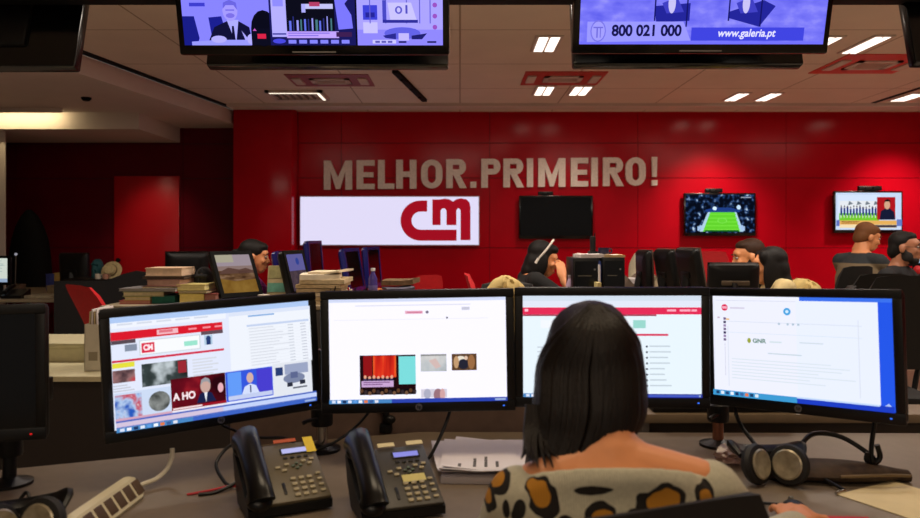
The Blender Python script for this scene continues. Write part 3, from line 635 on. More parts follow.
# ------------------------------------------------------------------ telephones
M_hand = mat('handset_black', (6, 6, 7), .3, spec=.4)
M_phone = mat('phone_grey', (98, 88, 66), .42); M_phoned = mat('phone_dark', (58, 54, 46), .42); M_btn = mat('phone_key', (172, 160, 126), .4)
def telephone(label, X, D, rz, body, key, lcd, extras, sc=1.0):
    t = thing('desk_telephone', label, 'telephone', (X, D, DZ), rz); t.scale = (sc, sc, sc)
    # wedge: front edge low, back edge high; face plane runs from (y -.10,z .03) to (y .09,z .135)
    g = G(); prof = [(-.10, .008), (-.10, .028), (.085, .125), (.10, .12), (.075, .06), (.03, .008)]
    g.loft([[(x, y, z) for y, z in prof] for x in (-.105, .105)], M_black); g.build('base', t)
    A = Vector((0, -.10, .03)); Bv = Vector((0, .185, .097)); L = Bv.length; v = Bv.normalized(); n = Vector((0, -v.z, v.y))
    R = Matrix((Vector((1, 0, 0)), v, n)).transposed(); e = R.to_euler()
    def fp(x, s, h=0): return A+Vector((x, 0, 0))+v*s+n*h
    g = G(); g.box(fp(.025, L/2, .002), (.155, L-.004, .012), body, .004, e); g.build('face_plate', t)
    g = G(); g.box(fp(.045, L-.035, .008), (.075, .022, .006), M_black, .001, e); g.build('display_frame', t)
    g = G(); g.box(fp(.045, L-.035, .0115), (.066, .016, .001), emit(lcd, .9), 0, e); g.build('display', t)
    for r in range(4):
        for c in range(3):
            g = G(); g.box(fp(.02+c*.021, .018+r*.0185, .0105), (.014, .0095, .006), key, .002, e); g.build('key', t)
    for r in range(4):
        g = G(); g.box(fp(.086, .022+r*.02, .0105), (.013, .008, .005), key, .002, e); g.build('key', t)
    for x, s_ in ((-.01, .118), (.015, .126), (.06, .132), (.083, .136), (.005, .106), (.075, .122)):
        g = G(); g.box(fp(x, s_, .0105), (.013, .008, .005), key, .002, e); g.build('key', t)
    for k in range(4):
        g = G(); g.box(fp(.017+k*.018, .15, .0095), (.011, .006, .003), M_black, .001, e); g.build('soft_key', t)
    g = G()
    for dx, ds in ((0, .008), (0, -.008), (.01, 0), (-.01, 0)): g.box(fp(.04+dx, .118+ds, .0105), (.009, .007, .005), mat('nav_key', (80, 96, 76), .4), .002, e)
    g.build('navigation_key', t)
    g = G(); g.box(fp(-.008, .045, .009), (.008, .04, .004), M_black, .002, e); g.build('volume_key', t)
    g = G()
    pts = [fp(-.078, -.005, .03), fp(-.078, .03, .046), fp(-.078, L*.5, .05), fp(-.078, L-.03, .046), fp(-.078, L+.012, .03)]
    g.tube(pts, [.028, .024, .023, .025, .03], M_hand, 14, True, 6, 1.3)
    for s_ in (.012, L-.012): g.ell(fp(-.078, s_, .018), (.033, .033, .02), M_hand, R)
    g.build('handset', t)
    G().slab((-.09, .02, 0), (.09, .06, .02), M_black, .004).build('foot', t)
    for x, s_, w, l, c in extras:
        g = G(); g.box(fp(x, s_, .0125), (w, l, .0012), c, 0, e); g.build('paper_label', t)
    pts = [fp(-.078, -.01, .018)]+[fp(-.09+.012*math.cos(k*1.1)+.0012*k, -.02+.001*k, -.0)+Vector((-.012*(k/30)*3, .004*k, .010*math.sin(k*1.1)+(-.006))) for k in range(24)]
    return t
telephone('grey desk telephone with yellow note on its corner, beside the power strip', -.425, 1.81, math.radians(27), M_phone, M_btn, (196, 196, 250),
    [(.028, .212, .06, .012, mat('label_orange', (190, 84, 40), .6)), (.09, .188, .026, .058, mat('note_yellow', (236, 206, 60), .7))], .92)
telephone('darker desk telephone with cream note over its keys, beside the paper sheets', -.155, 1.78, math.radians(20), M_phoned, M_btn, (150, 150, 236),
    [(.0, .212, .045, .014, mat('label_cream', (226, 214, 170), .7)), (.078, .212, .045, .014, mat('label_cream', (226, 214, 170), .7)), (.045, .088, .06, .024, mat('label_straw', (214, 204, 130), .7))], .92)
def cable(name, label, pts, r, m, seg=8, parts=None):
    t = thing(name, label, 'cable', pts[0]); o = Vector(pts[0])
    G().tube([Vector(p)-o for p in pts], r, m, seg).build('sheath', t)
    return t
def tagged_tube(name, label, cat, pts, r, m):
    o = G().tube([Vector(p) for p in pts], r, m, 8).build(name); return tag(o, label, cat)
Z = DZ+.005
tagged_tube('coiled_cable', 'black looped cable on the desk between power strip and grey telephone', 'cable', [at(232, 487, 1.92)+Vector((0, 0, .0)), (-.60, 1.93, Z+.01), (-.635, 1.98, Z+.04), (-.61, 2.02, Z+.075), (-.57, 2.0, Z+.06), (-.555, 1.93, Z+.02), (-.60, 1.88, Z), (-.64, 1.86, Z)], .0045, M_black)
tagged_tube('red_wire', 'thin red wire lying by the looped black cable', 'wire', [(-.67, 1.865, Z-.002), (-.62, 1.89, Z), (-.575, 1.91, Z+.004), (-.53, 1.9, Z)], .003, mat('wire_red', (190, 30, 40), .5))
tagged_tube('telephone_cable', 'black cable curving from darker telephone up behind the theatre photo monitor', 'cable', [(-.21, 2.0, Z+.05), (-.15, 2.09, Z+.01), (-.10, 2.12, Z), (-.065, 2.15, .79), (-.03, 2.18, .87), (-.01, 2.18, .96)], .005, M_black)
tagged_tube('power_cable', 'black cable arching down from the document monitor to the headphones', 'cable', [(.80, 2.22, .98), (.80, 2.2, .86), (.82, 2.12, .80), (.83, 2.03, Z+.03), (.80, 2.0, Z+.05)], .006, M_black)
tagged_tube('display_cable', 'thin black cable slanting behind the steel pole over the brown partition', 'cable', [(-.45, 2.2, Z), (-.36, 2.24, Z+.03), (-.28, 2.28, .84), (-.22, 2.3, .95)], .004, M_black)
tagged_tube('monitor_cable', 'thin black cable below the picture strip monitor', 'cable', [(-.73, 2.1, .9), (-.66, 2.14, .84), (-.58, 2.18, .80), (-.5, 2.2, .79), (-.45, 2.19, Z)], .004, M_black)

# power strip
M_cream = mat('cream_plastic', (222, 212, 176), .4)
ax = Vector((-.802, 1.87, 0))-Vector((-.815, 1.44, 0)); 
t = thing('power_strip', 'cream power strip with a line of dark sockets on the desk', 'power strip', (-.815, 1.44, DZ), rot=(0, 0, -math.atan2(ax.x, ax.y)))
L = ax.length
sec = [(-.026, .0), (.032, .0), (.036, .008), (.008, .05), (-.012, .053), (-.028, .038), (-.03, .012)]
g = G(); R0 = []
for y, k in ((0, .8), (.012, 1), (L-.03, 1), (L-.008, .8), (L, .45)): R0.append([(x*k, y, z*(.6+.4*k)) for x, z in sec])
g.loft(R0, M_cream); g.build('body', t)
for k in range(9):
    g = G(); y = .03+k*.044; g.box((.0225, y+.02, .0295), (.003, .032, .036), mat('socket_brown', (88, 66, 42), .6), .001, (0, math.radians(-33.7), 0)); o = g.build('socket', t)
cp_ = [(0, L-.004, .02), (.01, L+.03, .018), (.03, L+.06, .022), (.042, L+.09, .035), (.05, L+.105, .06), (.05, L+.11, .085)]
G().tube(cp_, .006, mat('cable_white', (226, 218, 190), .4)).build('cable', t)

# black headphones at the corner by the power strip
M_pad = mat('ear_cushion', (20, 19, 19), .6)
def headphones(label, loc, rz, cup, metal_m):
    t = thing('headphones', label, 'headphones', loc, rz)
    for sx_ in (-1, 1):
        c = Vector((sx_*.043, 0, .053)); n = Vector((-sx_*.85, -1, .3)).normalized()
        q = n.to_track_quat('Z', 'Y').to_matrix()
        o = G().lathe([(.0, -.02), (.034, -.02), (.048, -.008), (.052, .004), (.048, .014), (.034, .017), (.0, .006)], c, M_pad, 24, q).build('ear_cushion', t)
        G().lathe([(0, .0075), (.036, .0155), (.038, .0195), (.034, .022), (.018, .019), (.0, .017)], c, metal_m, 24, q).build('ear_cup', o)
    pts = [(-.075, .01, .07), (-.085, .05, .085), (-.06, .11, .06), (0, .135, .05), (.06, .11, .06), (.085, .05, .085), (.075, .01, .07)]
    G().tube(pts, [.007, .012, .013, .013, .013, .012, .007], M_black, 8, True, 5, 1.6).build('headband', t)
    return t
M_cup = mat('ear_cup_silver', (168, 158, 134), .35, metal=.55, noise=.25, nscale=50)
headphones('black headphones with silver cups lying on the desk by cream envelope', (.80, 1.945, DZ), math.radians(-4), 1, M_cup)
headphones('black headphones with pale cups beside the cream power strip', (-.89, 1.535, DZ), math.radians(30), 1, M_cup)
tagged_tube('headphone_cable', 'thin bent black cable standing behind the headphones by power strip', 'cable', [(-1.02, 1.72, Z), (-1.01, 1.75, Z+.03), (-1.0, 1.755, Z+.04), (-.98, 1.74, Z+.02), (-.95, 1.72, Z)], .004, M_black)
tagged_tube('headset_cable', 'black cable looping from the silver cup headphones over the dark pouch', 'cable', [(.87, 1.96, Z+.05), (.90, 2.0, Z+.085), (.95, 2.03, Z+.105), (1.02, 2.03, Z+.095), (1.075, 2.0, Z+.06), (1.085, 1.985, Z+.045)], .0065, M_black)
t = thing('microphone', 'slim black microphone stalk standing on the dark pouch', 'microphone', (1.085, 1.985, DZ+.042))
G().tube([(0, 0, 0), (-.012, -.005, .01), (-.01, 0, .05), (0, 0, .12)], .006, M_black).build('stalk', t)
G().cyl((0, 0, .12), (0, 0, .15), .005, M_chrome).build('tip', t)
G().tube([(.004, 0, .05), (.012, 0, .02), (0, 0, .004), (-.022, 0, .01), (-.02, 0, .03)], .007, M_black).build('clip', t)
# dark cloth pouch
g = G(); rings = []
for k in range(12):
    x = k/11; w = .075*math.sin(PI*min(1, .12+x*.95))**.6 if x < .98 else .02
    hgt = .045*(.55+.45*math.sin(PI*(.15+.75*x)))
    rings.append([(-.18+.36*x, w*math.cos(a)+.01*math.sin(5*x), max(0.001, hgt*.5+hgt*.5*math.sin(a)*(1+.12*math.sin(9*x+a)))) for a in [2*PI*j/14 for j in range(14)]])
g.loft(rings, mat('pouch_brown', (66, 50, 36), .85, noise=.3, nscale=40)); t = thing('cloth_pouch', 'soft dark brown pouch lying behind the cream envelope', 'pouch', (.985, 1.995, DZ), math.radians(-4)); g.build('pouch', t)
G().tube([(.16, -.06, .03), (.1, -.075, .035), (-.02, -.08, .03)], .004, mat('zip_tan', (110, 90, 60), .5)).build('zip', t)
t = thing('plug_jack', 'thin black lead with pale tip in front of the dark pouch', 'plug', (.945, 1.90, Z))
G().tube([(-.03, .06, .02), (-.01, .03, .01), (.012, -.01, 0)], .0045, M_black).build('lead', t)
G().cyl((.012, -.01, 0), (-.02, -.03, 0), .004, M_chrome).build('tip', t)
t = thing('plastic_bag', 'crumpled clear plastic wrap beside copper tinted pole', 'plastic wrap', (.765, 2.12, DZ))
M_wrap = mat('clear_wrap', (190, 160, 150), .15); M_wrap.node_tree.nodes['Principled BSDF'].inputs['Transmission Weight'].default_value = .6
g = G(); rr = random.Random(5); q = bmesh.ops.create_icosphere(g.bm, subdivisions=3, radius=1); g._new(q['verts'], M_wrap)
for v in q['verts']:
    k = 1+rr.uniform(-.28, .2); v.co = Vector((v.co.x*.05*k, v.co.y*.035*k, .028+v.co.z*.027*k))
o = g.build('wrap', t, ang=.1)
t = thing('note_card', 'small folded white card standing behind silver cup headphones', 'card', at(806, 455, 2.1)*1); t.location = (.93, 2.09, DZ)
G().prism([(-.03, 0), (.025, 0), (.025, .055)], (0, 0, .0), (1, 0, 0), (0, .1, 1), .002, mat('card_white', (226, 214, 196), .8)).build('card', t)
G().prism([(-.03, 0), (.025, 0), (.025, .05)], (0, .02, .0), (1, 0, 0), (0, -.3, 1), .002, mat('card_white', (226, 214, 196), .8)).build('fold', t)
# paper sheets
M_paper = mat('paper_white', (226, 220, 222), .85, noise=.03, nscale=8); M_ink = mat('ink_grey', (96, 92, 92), .8)
def sheet(label, X, D, rz, w, l, z, curl=.01, marks=False, m=None, group=None):
    t = thing('paper_sheet', label, 'paper', (X, D, z), rz, group)
    g = G(); n = 9; rings = []
    for k in range(n):
        y = -l/2+l*k/(n-1); c = curl*abs(2*k/(n-1)-1)**2.5
        rings.append([(-w/2, y, .0+c*1.2), (0, y, .0+c*.7), (w/2, y, .0+c), (w/2, y, .0014+c), (0, y, .0014+c*.7), (-w/2, y, .0014+c*1.2)])
    g.loft(rings, m or M_paper); o = g.build('sheet', t)
    if marks:
        for k, (x, hh) in enumerate(((-.055, .02), (-.015, .05), (.015, .06), (.045, .035))):
            g = G(); y0 = -l*.3
            for j in range(5): g.slab((x, y0+hh*j/5*1.8, .0016+curl*abs(2*(y0+hh*j/5*1.8+l/2)/l-1)**2.5), (x+.008, y0+hh*(j+.7)/5*1.8, .0026+curl*abs(2*(y0+hh*j/5*1.8+l/2)/l-1)**2.5), M_ink)
            g.build('ink_mark', t)
    return t
g = G(); g.slab((-.1, -.14, 0), (.1, .14, .018), mat('pad_paper', (206, 200, 204), .85), .002); t = thing('paper_pad', 'thick pad of paper under loose white sheets', 'paper pad', (.055, 2.09, DZ), math.radians(-2)); g.build('pages', t); G().slab((-.1, .125, .016), (.1, .142, .021), mat('pad_glue', (170, 160, 150), .7)).build('binding', t)
sheet('loose white sheet poking out beside the phone from the paper pile', .035, 2.105, math.radians(6), .21, .29, DZ+.019, .012)
sheet('loose white sheet poking out toward the woman from the paper pile', .075, 2.10, math.radians(-7), .21, .29, DZ+.022, .016)
sheet('top white sheet of the paper pile with short grey marks', .052, 2.08, math.radians(-2), .205, .28, DZ+.026, .014, True)
t = sheet('cream envelope at the edge of the desk by the dark pouch', 1.10, 1.78, math.radians(28), .22, .32, DZ+.001, .0, m=mat('envelope_cream', (226, 210, 166), .8, noise=.03)); t['category'] = 'envelope'; t.name = 'envelope'
# mouse, cable and red notebook by the woman's hand
t = thing('computer_mouse', 'black computer mouse under the seated woman\'s hand', 'mouse', (.765, 1.735, DZ))
g = G(); q = bmesh.ops.create_uvsphere(g.bm, u_segments=16, v_segments=10, radius=1); g._new(q['verts'], M_black)
for v in q['verts']: v.co = Vector((v.co.x*.028, v.co.y*.042, max(0, .008+v.co.z*.026)))
g.build('shell', t); G().cyl((-.004, .022, .03), (.004, .022, .03), .006, M_grey).build('scroll_wheel', t)
tagged_tube('mouse_cable', 'thin black mouse cable running across the desk behind the chair', 'cable', [(.76, 1.775, Z+.004), (.72, 1.80, Z), (.66, 1.815, Z), (.58, 1.81, Z), (.5, 1.80, Z)], .0035, M_black)
t = thing('notebook', 'red notebook on the desk beside the computer mouse', 'notebook', (.80, 1.605, DZ), math.radians(-4))
G().slab((-.075, -.1, 0), (.1, .09, .003), mat('notebook_red', (196, 24, 36), .5)).build('back_cover', t)
G().slab((-.07, -.098, .003), (.097, .088, .012), M_paper).build('pages', t)
G().slab((-.075, -.1, .012), (.1, .09, .015), mat('notebook_red', (196, 24, 36), .5), .002).build('front_cover', t)
# ------------------------------------------------------------------ furniture beyond the monitors
M_cab = mat('cabinet_front_dark', (52, 46, 42), .6); M_cabtop = mat('cabinet_top', (150, 136, 112), .5, noise=.06)
def low_cabinet(label, x0, x1, y0, y1, h, doors=2, top=None, front=None):
    t = thing('low_cabinet', label, 'cabinet', ((x0+x1)/2, (y0+y1)/2, 0), group='storage cabinets behind the monitor row'); w = (x1-x0)/2; d = (y1-y0)/2
    G().slab((-w, -d+.02, 0), (w, d, h-.025), front or M_cab).build('carcass', t)
    G().slab((-w-.004, -d, h-.025), (w+.004, d, h), top or M_cabtop, .003).build('top', t)
    for k in range(doors):
        a = -w+2*w*k/doors; o = G().slab((a+.004, -d, .05), (a+2*w/doors-.004, -d+.02, h-.03), front or M_cab, .002).build('door', t)
        G().slab((a+.03, -d-.015, h*.6), (a+.042, -d, h*.75), M_chrome).build('handle', o)
    return t
SH = .96
low_cabinet('low dark storage cabinet under the piles of books', -2.13, -1.42, 4.5, 4.98, SH)
low_cabinet('low dark storage cabinet under the newspaper pile', -1.41, -.45, 4.5, 4.98, SH)
low_cabinet('low dark storage cabinet in front of the woman leaning on her hand', -.44, .6, 4.5, 4.98, .93)
low_cabinet('low dark storage cabinet under the two computer towers', .61, 1.5, 4.5, 4.98, SH)
low_cabinet('low dark storage cabinet in front of the bearded man', 1.51, 1.84, 4.5, 4.8, .93, 1)
def back_desk(label, x0, x1, y0, y1, h=.74):
    t = thing('office_desk', label, 'desk', ((x0+x1)/2, (y0+y1)/2, 0), group='office desks in the newsroom'); w = (x1-x0)/2; d = (y1-y0)/2
    G().slab((-w, -d, h-.03), (w, d, h), M_cabtop, .003).build('desktop', t)
    for x in (-1, 1):
        for y in (-1, 1): G().slab((x*(w-.05)-.025, y*(d-.05)-.025, 0), (x*(w-.05)+.025, y*(d-.05)+.025, h-.03), M_black).build('leg', t)
    return t
back_desk('office desk under the thin side view monitors below the lit sign', -1.36, -.3, 5.05, 6.7)
back_desk('office desk between the leaning woman and the bearded man', .74, 1.64, 5.05, 6.9)
back_desk('cluttered office desk by the black coat', -5.6, -3.85, 7.55, 9.3)
back_desk('office desk beside the man with glasses', 3.8, 5.0, 5.3, 7.4)
back_desk('office desk under the black monitor behind the books', -2.48, -1.9, 6.3, 7.1)

def office_monitor(label, c, W, H, rz, tilt, fn=None, stand=True, base_z=None, sheen=None, group=None, rim=None, vent=None):
    """flat screen on a foot; c = bottom centre of the panel; front faces -y when rz = 0"""
    bz = base_z if base_z is not None else c[2]-.08
    t = thing('computer_monitor', label, 'monitor', (c[0], c[1], bz), rz, group); h = c[2]-bz
    R = Euler((tilt, 0, 0)).to_matrix()
    P = lambda x, y, z: R @ Vector((x, y, z))+Vector((0, 0, h))
    g = G(); m = sheen or M_black
    g.loft([[P(a, y, b) for a, b in rrect(-W/2*k, H/2-H/2*k, W/2*k, H/2+H/2*k, .025)] for k, y in ((.985, .0), (1, .006), (1, .03), (.9, .05), (.6, .062))], m); g.build('housing', t)
    g = G()
    for lo, hi in (((-W/2, 0), (W/2, .03)), ((-W/2, H-.025), (W/2, H)), ((-W/2, .03), (-W/2+.025, H-.025)), ((W/2-.025, .03), (W/2, H-.025))):
        g.loft([[P(a, y, b) for a, b in ((lo[0], lo[1]), (hi[0], lo[1]), (hi[0], hi[1]), (lo[0], hi[1]))] for y in (-.006, .006)], rim or (m if sheen else M_matte))
    g.build('bezel', t)
    s = Screen(W-.05, H-.055, 0, .03); (fn or (lambda q: q.rect(0, 0, 1, 1, M_off)))(s)
    for v in s.bm.verts: v.co = P(v.co.x, v.co.y-.001, v.co.z)
    s.build('screen', t)
    g = G(); g.box(P(0, .066, H*.42), (W*(.55 if vent else .4), .012, H*.14), vent or m, .005, (tilt, 0, 0)); g.build('vent_panel', t)
    if stand and h > .02:
        g = G(); g.tube([P(0, .06, H*.4), Vector((0, .09, h*.9)), Vector((0, .09, .02))], [.03, .028, .028], M_black, 8, True, 4, .5); g.build('neck', t)
        G().lathe([(.11, 0), (.11, .008), (.05, .016), (0, .016)], (0, .07, 0), M_black).build('foot', t)
    return t
def landscape(s):
    s.rect(0, 0, 1, 1, (206, 186, 170)); m = emit_picture('landscape_rocks', [(.3, (80, 52, 34)), (.5, (128, 92, 62)), (.65, (166, 130, 100))], 14, (1, 1, 3), .6)
    s.rect(0, 0, 1, .3, emit((176, 160, 170), .75)); s.rect(0, 0, .5, .2, emit((190, 184, 160), .75)); s.rect(0, .3, 1, .45, emit((160, 134, 128), .7)); s.rect(0, .42, 1, 1, m); s.pol([(0, .62), (.4, .7), (1, .66), (1, 1), (0, 1)], emit_picture('landscape_field', [(.3, (140, 100, 40)), (.7, (176, 136, 64))], 10, k=.65))
    s.pol([(.1, .42), (.3, .34), (.6, .4), (.8, .36), (1, .44), (1, .5), (.0, .5)], emit((112, 80, 70), .65))
    s.lines(.55, .44, .95, .52, 3, (70, 46, 40)); 
def leaf_shot(s):
    s.rect(0, 0, 1, 1, emit((120, 116, 190), .6)); s.rect(0, .45, 1, 1, emit_picture('purple_hills', [(.3, (60, 50, 70)), (.7, (120, 96, 100))], 12, k=.6)); s.oval(.6, .2, .1, .1, emit((60, 80, 170), .7))
def lit_page(s):
    s.rect(0, 0, 1, 1, (196, 206, 196)); s.lines(.1, .1, .9, .6, 8, (150, 170, 168)); s.rect(0, .85, 1, 1, (140, 160, 186))
M_rim = mat('monitor_rim_painted_lit', (92, 74, 66), .35)  # brownish tone paints the light along the black monitor edges
M_sheen = mat('black_shell_painted_glint', (30, 30, 100), .2, coat=.5)  # blue colour stands in for television glow reflected on black shells
office_monitor('monitor showing a brown rocky landscape, tilted before the woman in purple', at(243, 297, 4.78), .30, .32, math.radians(48), math.radians(-27), landscape, base_z=SH)
office_monitor('slim monitor with purple hills picture seen almost edge on', at(303, 295, 4.8), .29, .29, math.radians(77), math.radians(-14), leaf_shot, base_z=SH)
office_monitor('blue glinting monitor back just behind the purple hills monitor', at(292, 293, 5.5), .34, .31, math.radians(80), math.radians(-10), None, base_z=.74, sheen=M_sheen)
office_monitor('tall edge on monitor in front of the lower corner of the lit sign', at(318, 284, 6.3), .34, .36, math.radians(82), math.radians(-5), None, base_z=.74, sheen=M_sheen)
office_monitor('blue glinting edge on monitor beside the newspaper pile', at(358, 291, 5.6), .36, .32, math.radians(80), math.radians(-10), None, base_z=.74, sheen=M_sheen)
office_monitor('edge on monitor behind the purple water bottle', at(376, 287, 6.2), .36, .33, math.radians(80), math.radians(-5), None, base_z=.74, sheen=M_sheen)
office_monitor('black monitor turned away behind the cream topped book pile', at(187, 284, 6.7), .36, .29, math.radians(200), math.radians(-4), None, base_z=.74)
office_monitor('edge on black monitor by the white jacket, first of three in line', at(648, 291, 5.7), .24, .31, math.radians(97), math.radians(-2), None, base_z=.74, rim=M_rim)
office_monitor('leaning black monitor back in the middle of three in line', at(673, 291, 5.5), .26, .31, math.radians(103), math.radians(-10), None, base_z=.74, rim=M_rim)
office_monitor('leaning black monitor back beside the red chair top', at(697, 291, 5.15), .26, .30, math.radians(104), math.radians(-11), None, base_z=.74, rim=M_rim)
office_monitor('wide black monitor back with tan strip, hiding the bearded man\'s chest', at(732, 295, 4.62), .30, .20, math.radians(176), math.radians(-6), None, base_z=.93, vent=mat('vent_tan', (92, 78, 62), .6))
office_monitor('black framed monitor showing a pale page, behind the man with glasses', at(921, 266, 7.1), .31, .25, math.radians(10), 0, lit_page, base_z=.74)
office_monitor('lit monitor with pale green page at the dark edge of the room', at(-6, 285, 7.8), .36, .30, math.radians(-8), 0, lit_page, base_z=.74)
office_monitor('black monitor back standing on the cluttered desk behind the red chair', at(76, 285, 8.0), .33, .34, math.radians(170), math.radians(-3), None, base_z=.74)

# books and papers on the first cabinet
def book(label, px0, px1, py0, py1, D, col, rz=0, depth=.2, page=None, spine_front=True, group=None, name='book'):
    x0, x1 = xat(px0, D), xat(px1, D); z0, z1 = zat(py1, D), zat(py0, D); w = (x1-x0)/2; h = z1-z0
    t = thing(name, label, 'book', ((x0+x1)/2, D+depth/2, z0), rz, group)
    c = min(.006, h*.18); cm = mat('cover_%d_%d_%d' % col, col, .6); pm = mat('page_%d_%d_%d' % (page or (214, 198, 160)), page or (214, 198, 160), .9, noise=.08, nscale=80)
    g = G(); g.slab((-w, -depth/2, 0), (w, depth/2, c), cm); g.slab((-w, -depth/2, h-c), (w, depth/2, h), cm); g.slab((-w, depth/2-.006, 0), (w, depth/2, h), cm); g.build('cover', t)
    G().slab((-w+.004, -depth/2+.004, c), (w-.004, depth/2-.006, h-c), pm).build('pages', t)
    return t
BD = 4.62
zb = lambda D: 235+(EYE-SH)*F/D
y0 = zb(BD)   # 304
book('pink edged book at the foot of the tall book pile', 119, 150, 300.6, y0, BD, (200, 96, 96), 0, .24, (206, 150, 130))
book('teal book standing out of the tall book pile', 151, 175, 295.5, y0, BD+.02, (18, 76, 70), 0, .22, (40, 110, 96))
book('yellowish book second from the bottom of the tall book pile', 124, 150, 296.6, 300.6, BD, (196, 180, 96), 0, .22)
book('cream green book in the lower half of the tall book pile', 122, 162, 291.5, 296.6, BD, (150, 150, 110), math.radians(4), .22)
book('grey magazine lying flared across the tall book pile', 119, 178, 288.6, 291.5, BD-.02, (120, 116, 116), math.radians(-5), .25, (170, 164, 160))
book('thin brown book over the flared magazine of the tall pile', 140, 180, 286.4, 288.6, BD, (92, 60, 52), math.radians(6), .22)
book('dusky pink book under the black folder of the tall pile', 147, 181, 279.5, 286.4, BD, (170, 120, 110), math.radians(-2), .22, (190, 150, 136))
book('thin black folder near the top of the tall book pile', 141, 183, 276.2, 279.5, BD, (24, 22, 22), math.radians(3), .24, (90, 70, 60))
book('thick cream book on top of the tall book pile', 145, 182, 268, 276.2, BD, (214, 180, 150), 0, .22, (226, 196, 170))
book('thick cream book at the bottom of the short book pile', 178, 203, 293.5, y0, BD, (190, 170, 90), math.radians(3), .24, (224, 204, 120))
book('brown red book beside the cream book of the short pile', 204, 216, 294, y0, BD, (120, 52, 46), 0, .2, (150, 100, 90))
book('dark book in the middle of the short book pile', 178, 208, 290.6, 293.5, BD, (70, 58, 44), math.radians(-3), .22)
book('pale yellow book on top of the short book pile', 176, 204, 284.5, 290.6, BD, (206, 190, 120), math.radians(2), .23, (226, 212, 150))
# newspapers
M_news = [mat('newsprint_%d' % k, c, .9, noise=.18, nscale=35) for k, c in enumerate([(206, 184, 146), (186, 160, 120), (216, 198, 168), (172, 148, 112), (196, 170, 130)])]
def newspaper(label, X, D, z, w, d, h, rz, m, group=None, curl=0.0):
    t = thing('newspaper', label, 'newspaper', (X, D, z), rz, group)
    g = G(); rings = []
    for k in range(7):
        x = -w/2+w*k/6; c = curl*max(0, (2*k/6-1))**2 if curl > 0 else -curl*max(0, (1-2*k/6))**2
        rings.append([(x, -d/2, c), (x, d/2, c), (x, d/2, h+c), (x, 0, h+c+.004), (x, -d/2, h+c)])
    g.loft(rings, m); g.build('folded_pages', t); return t
z = SH; r = random.Random(3); names = ['at the very bottom of the newspaper pile', 'second up in the newspaper pile', 'third up in the newspaper pile', 'fourth up in the newspaper pile', 'fifth up in the newspaper pile', 'sixth up, just below the crumpled top papers']
for k, nm in enumerate(names):
    h = .025; newspaper('folded tan newspaper ' + nm, xat(325+r.uniform(-2, 2), 4.75), 4.75, z, .27, .36, h-.004 if k < 5 else h, r.uniform(-.06, .06), M_news[k % 5]); z += h
newspaper('crumpled white newspaper on top of the newspaper pile', xat(322, 4.75), 4.73, z, .24, .32, .03, .12, mat('newsprint_white', (232, 220, 196), .9, noise=.1, nscale=20), None, .0)
newspaper('loose curled newspaper lying highest on the newspaper pile', xat(332, 4.75), 4.72, z+.034, .20, .26, .012, -.2, mat('newsprint_pale', (224, 206, 176), .9, noise=.2, nscale=25), None, .012)
z = .965
newspaper('orange printed newspaper at the bottom of the heap beside the bottle', xat(391, 4.8), 4.8, SH, .2, .3, .075, .1, mat('newsprint_orange', (180, 104, 48), .9, noise=.3, nscale=30))
newspaper('grey blue newspaper slid half down the heap beside the bottle', xat(398, 4.75), 4.74, SH+.08, .17, .24, .012, .25, mat('newsprint_blue', (78, 76, 92), .9, noise=.3, nscale=30), None, .01)
newspaper('rumpled brown newspaper on top of the heap beside the bottle', xat(401, 4.85), 4.85, SH+.105, .2, .26, .03, -.12, mat('newsprint_brown', (112, 84, 56), .9, noise=.4, nscale=40), None, .01)
# bottles, pots
def bottle(label, X, D, z, h, r_, m, cap):
    t = thing('water_bottle', label, 'bottle', (X, D, z))
    G().lathe([(r_*.9, 0), (r_, .01), (r_, h*.6), (r_*.93, h*.64), (r_, h*.7), (r_*.45, h*.86), (r_*.42, h*.92), (0, h*.92)], (0, 0, 0), m, 16).build('body', t)
    G().cyl((0, 0, h*.92), (0, 0, h), r_*.5, cap).build('cap', t)
    G().lathe([(r_*1.01, h*.25), (r_*1.03, h*.26), (r_*1.03, h*.5), (r_*1.01, h*.51)], (0, 0, 0), mat('bottle_label', (90, 80, 140), .5), 16).build('label', t)
bottle('purple water bottle with white cap behind the middle monitors', xat(373, 4.7), 4.7, SH, .215, .028, mat('bottle_purple', (70, 56, 130), .15, coat=.5), mat('cap_white', (226, 222, 224), .4))
bottle('pale lilac bottle standing by the computer towers', xat(571, 4.7), 4.75, .93, .2, .026, mat('bottle_lilac', (186, 160, 190), .3), mat('cap_grey', (150, 140, 150), .4))
def pot(label, px, D, z, r_, h, m, pens):
    t = thing('pen_pot', label, 'pen pot', (xat(px, D), D, z))
    G().lathe([(r_, 0), (r_, h), (r_*.85, h), (r_*.85, .01), (0, .01)], (0, 0, 0), m, 16).build('pot', t)
    for k, c in enumerate(pens): G().cyl((.0, 0, .01), (r_*.7*math.cos(k*2.1), r_*.7*math.sin(k*2.1), h*1.5), .004, c).build('pen', t)
pot('black pen pot in front of the newspaper pile', 332, 4.56, SH, .03, .075, M_black, [M_black, M_chrome])
pot('black pen pot in front of the blue glinting edge on monitor', 351, 4.56, SH, .04, .07, M_black, [M_black, M_chrome, mat('wire_red', (190, 30, 40), .5)])
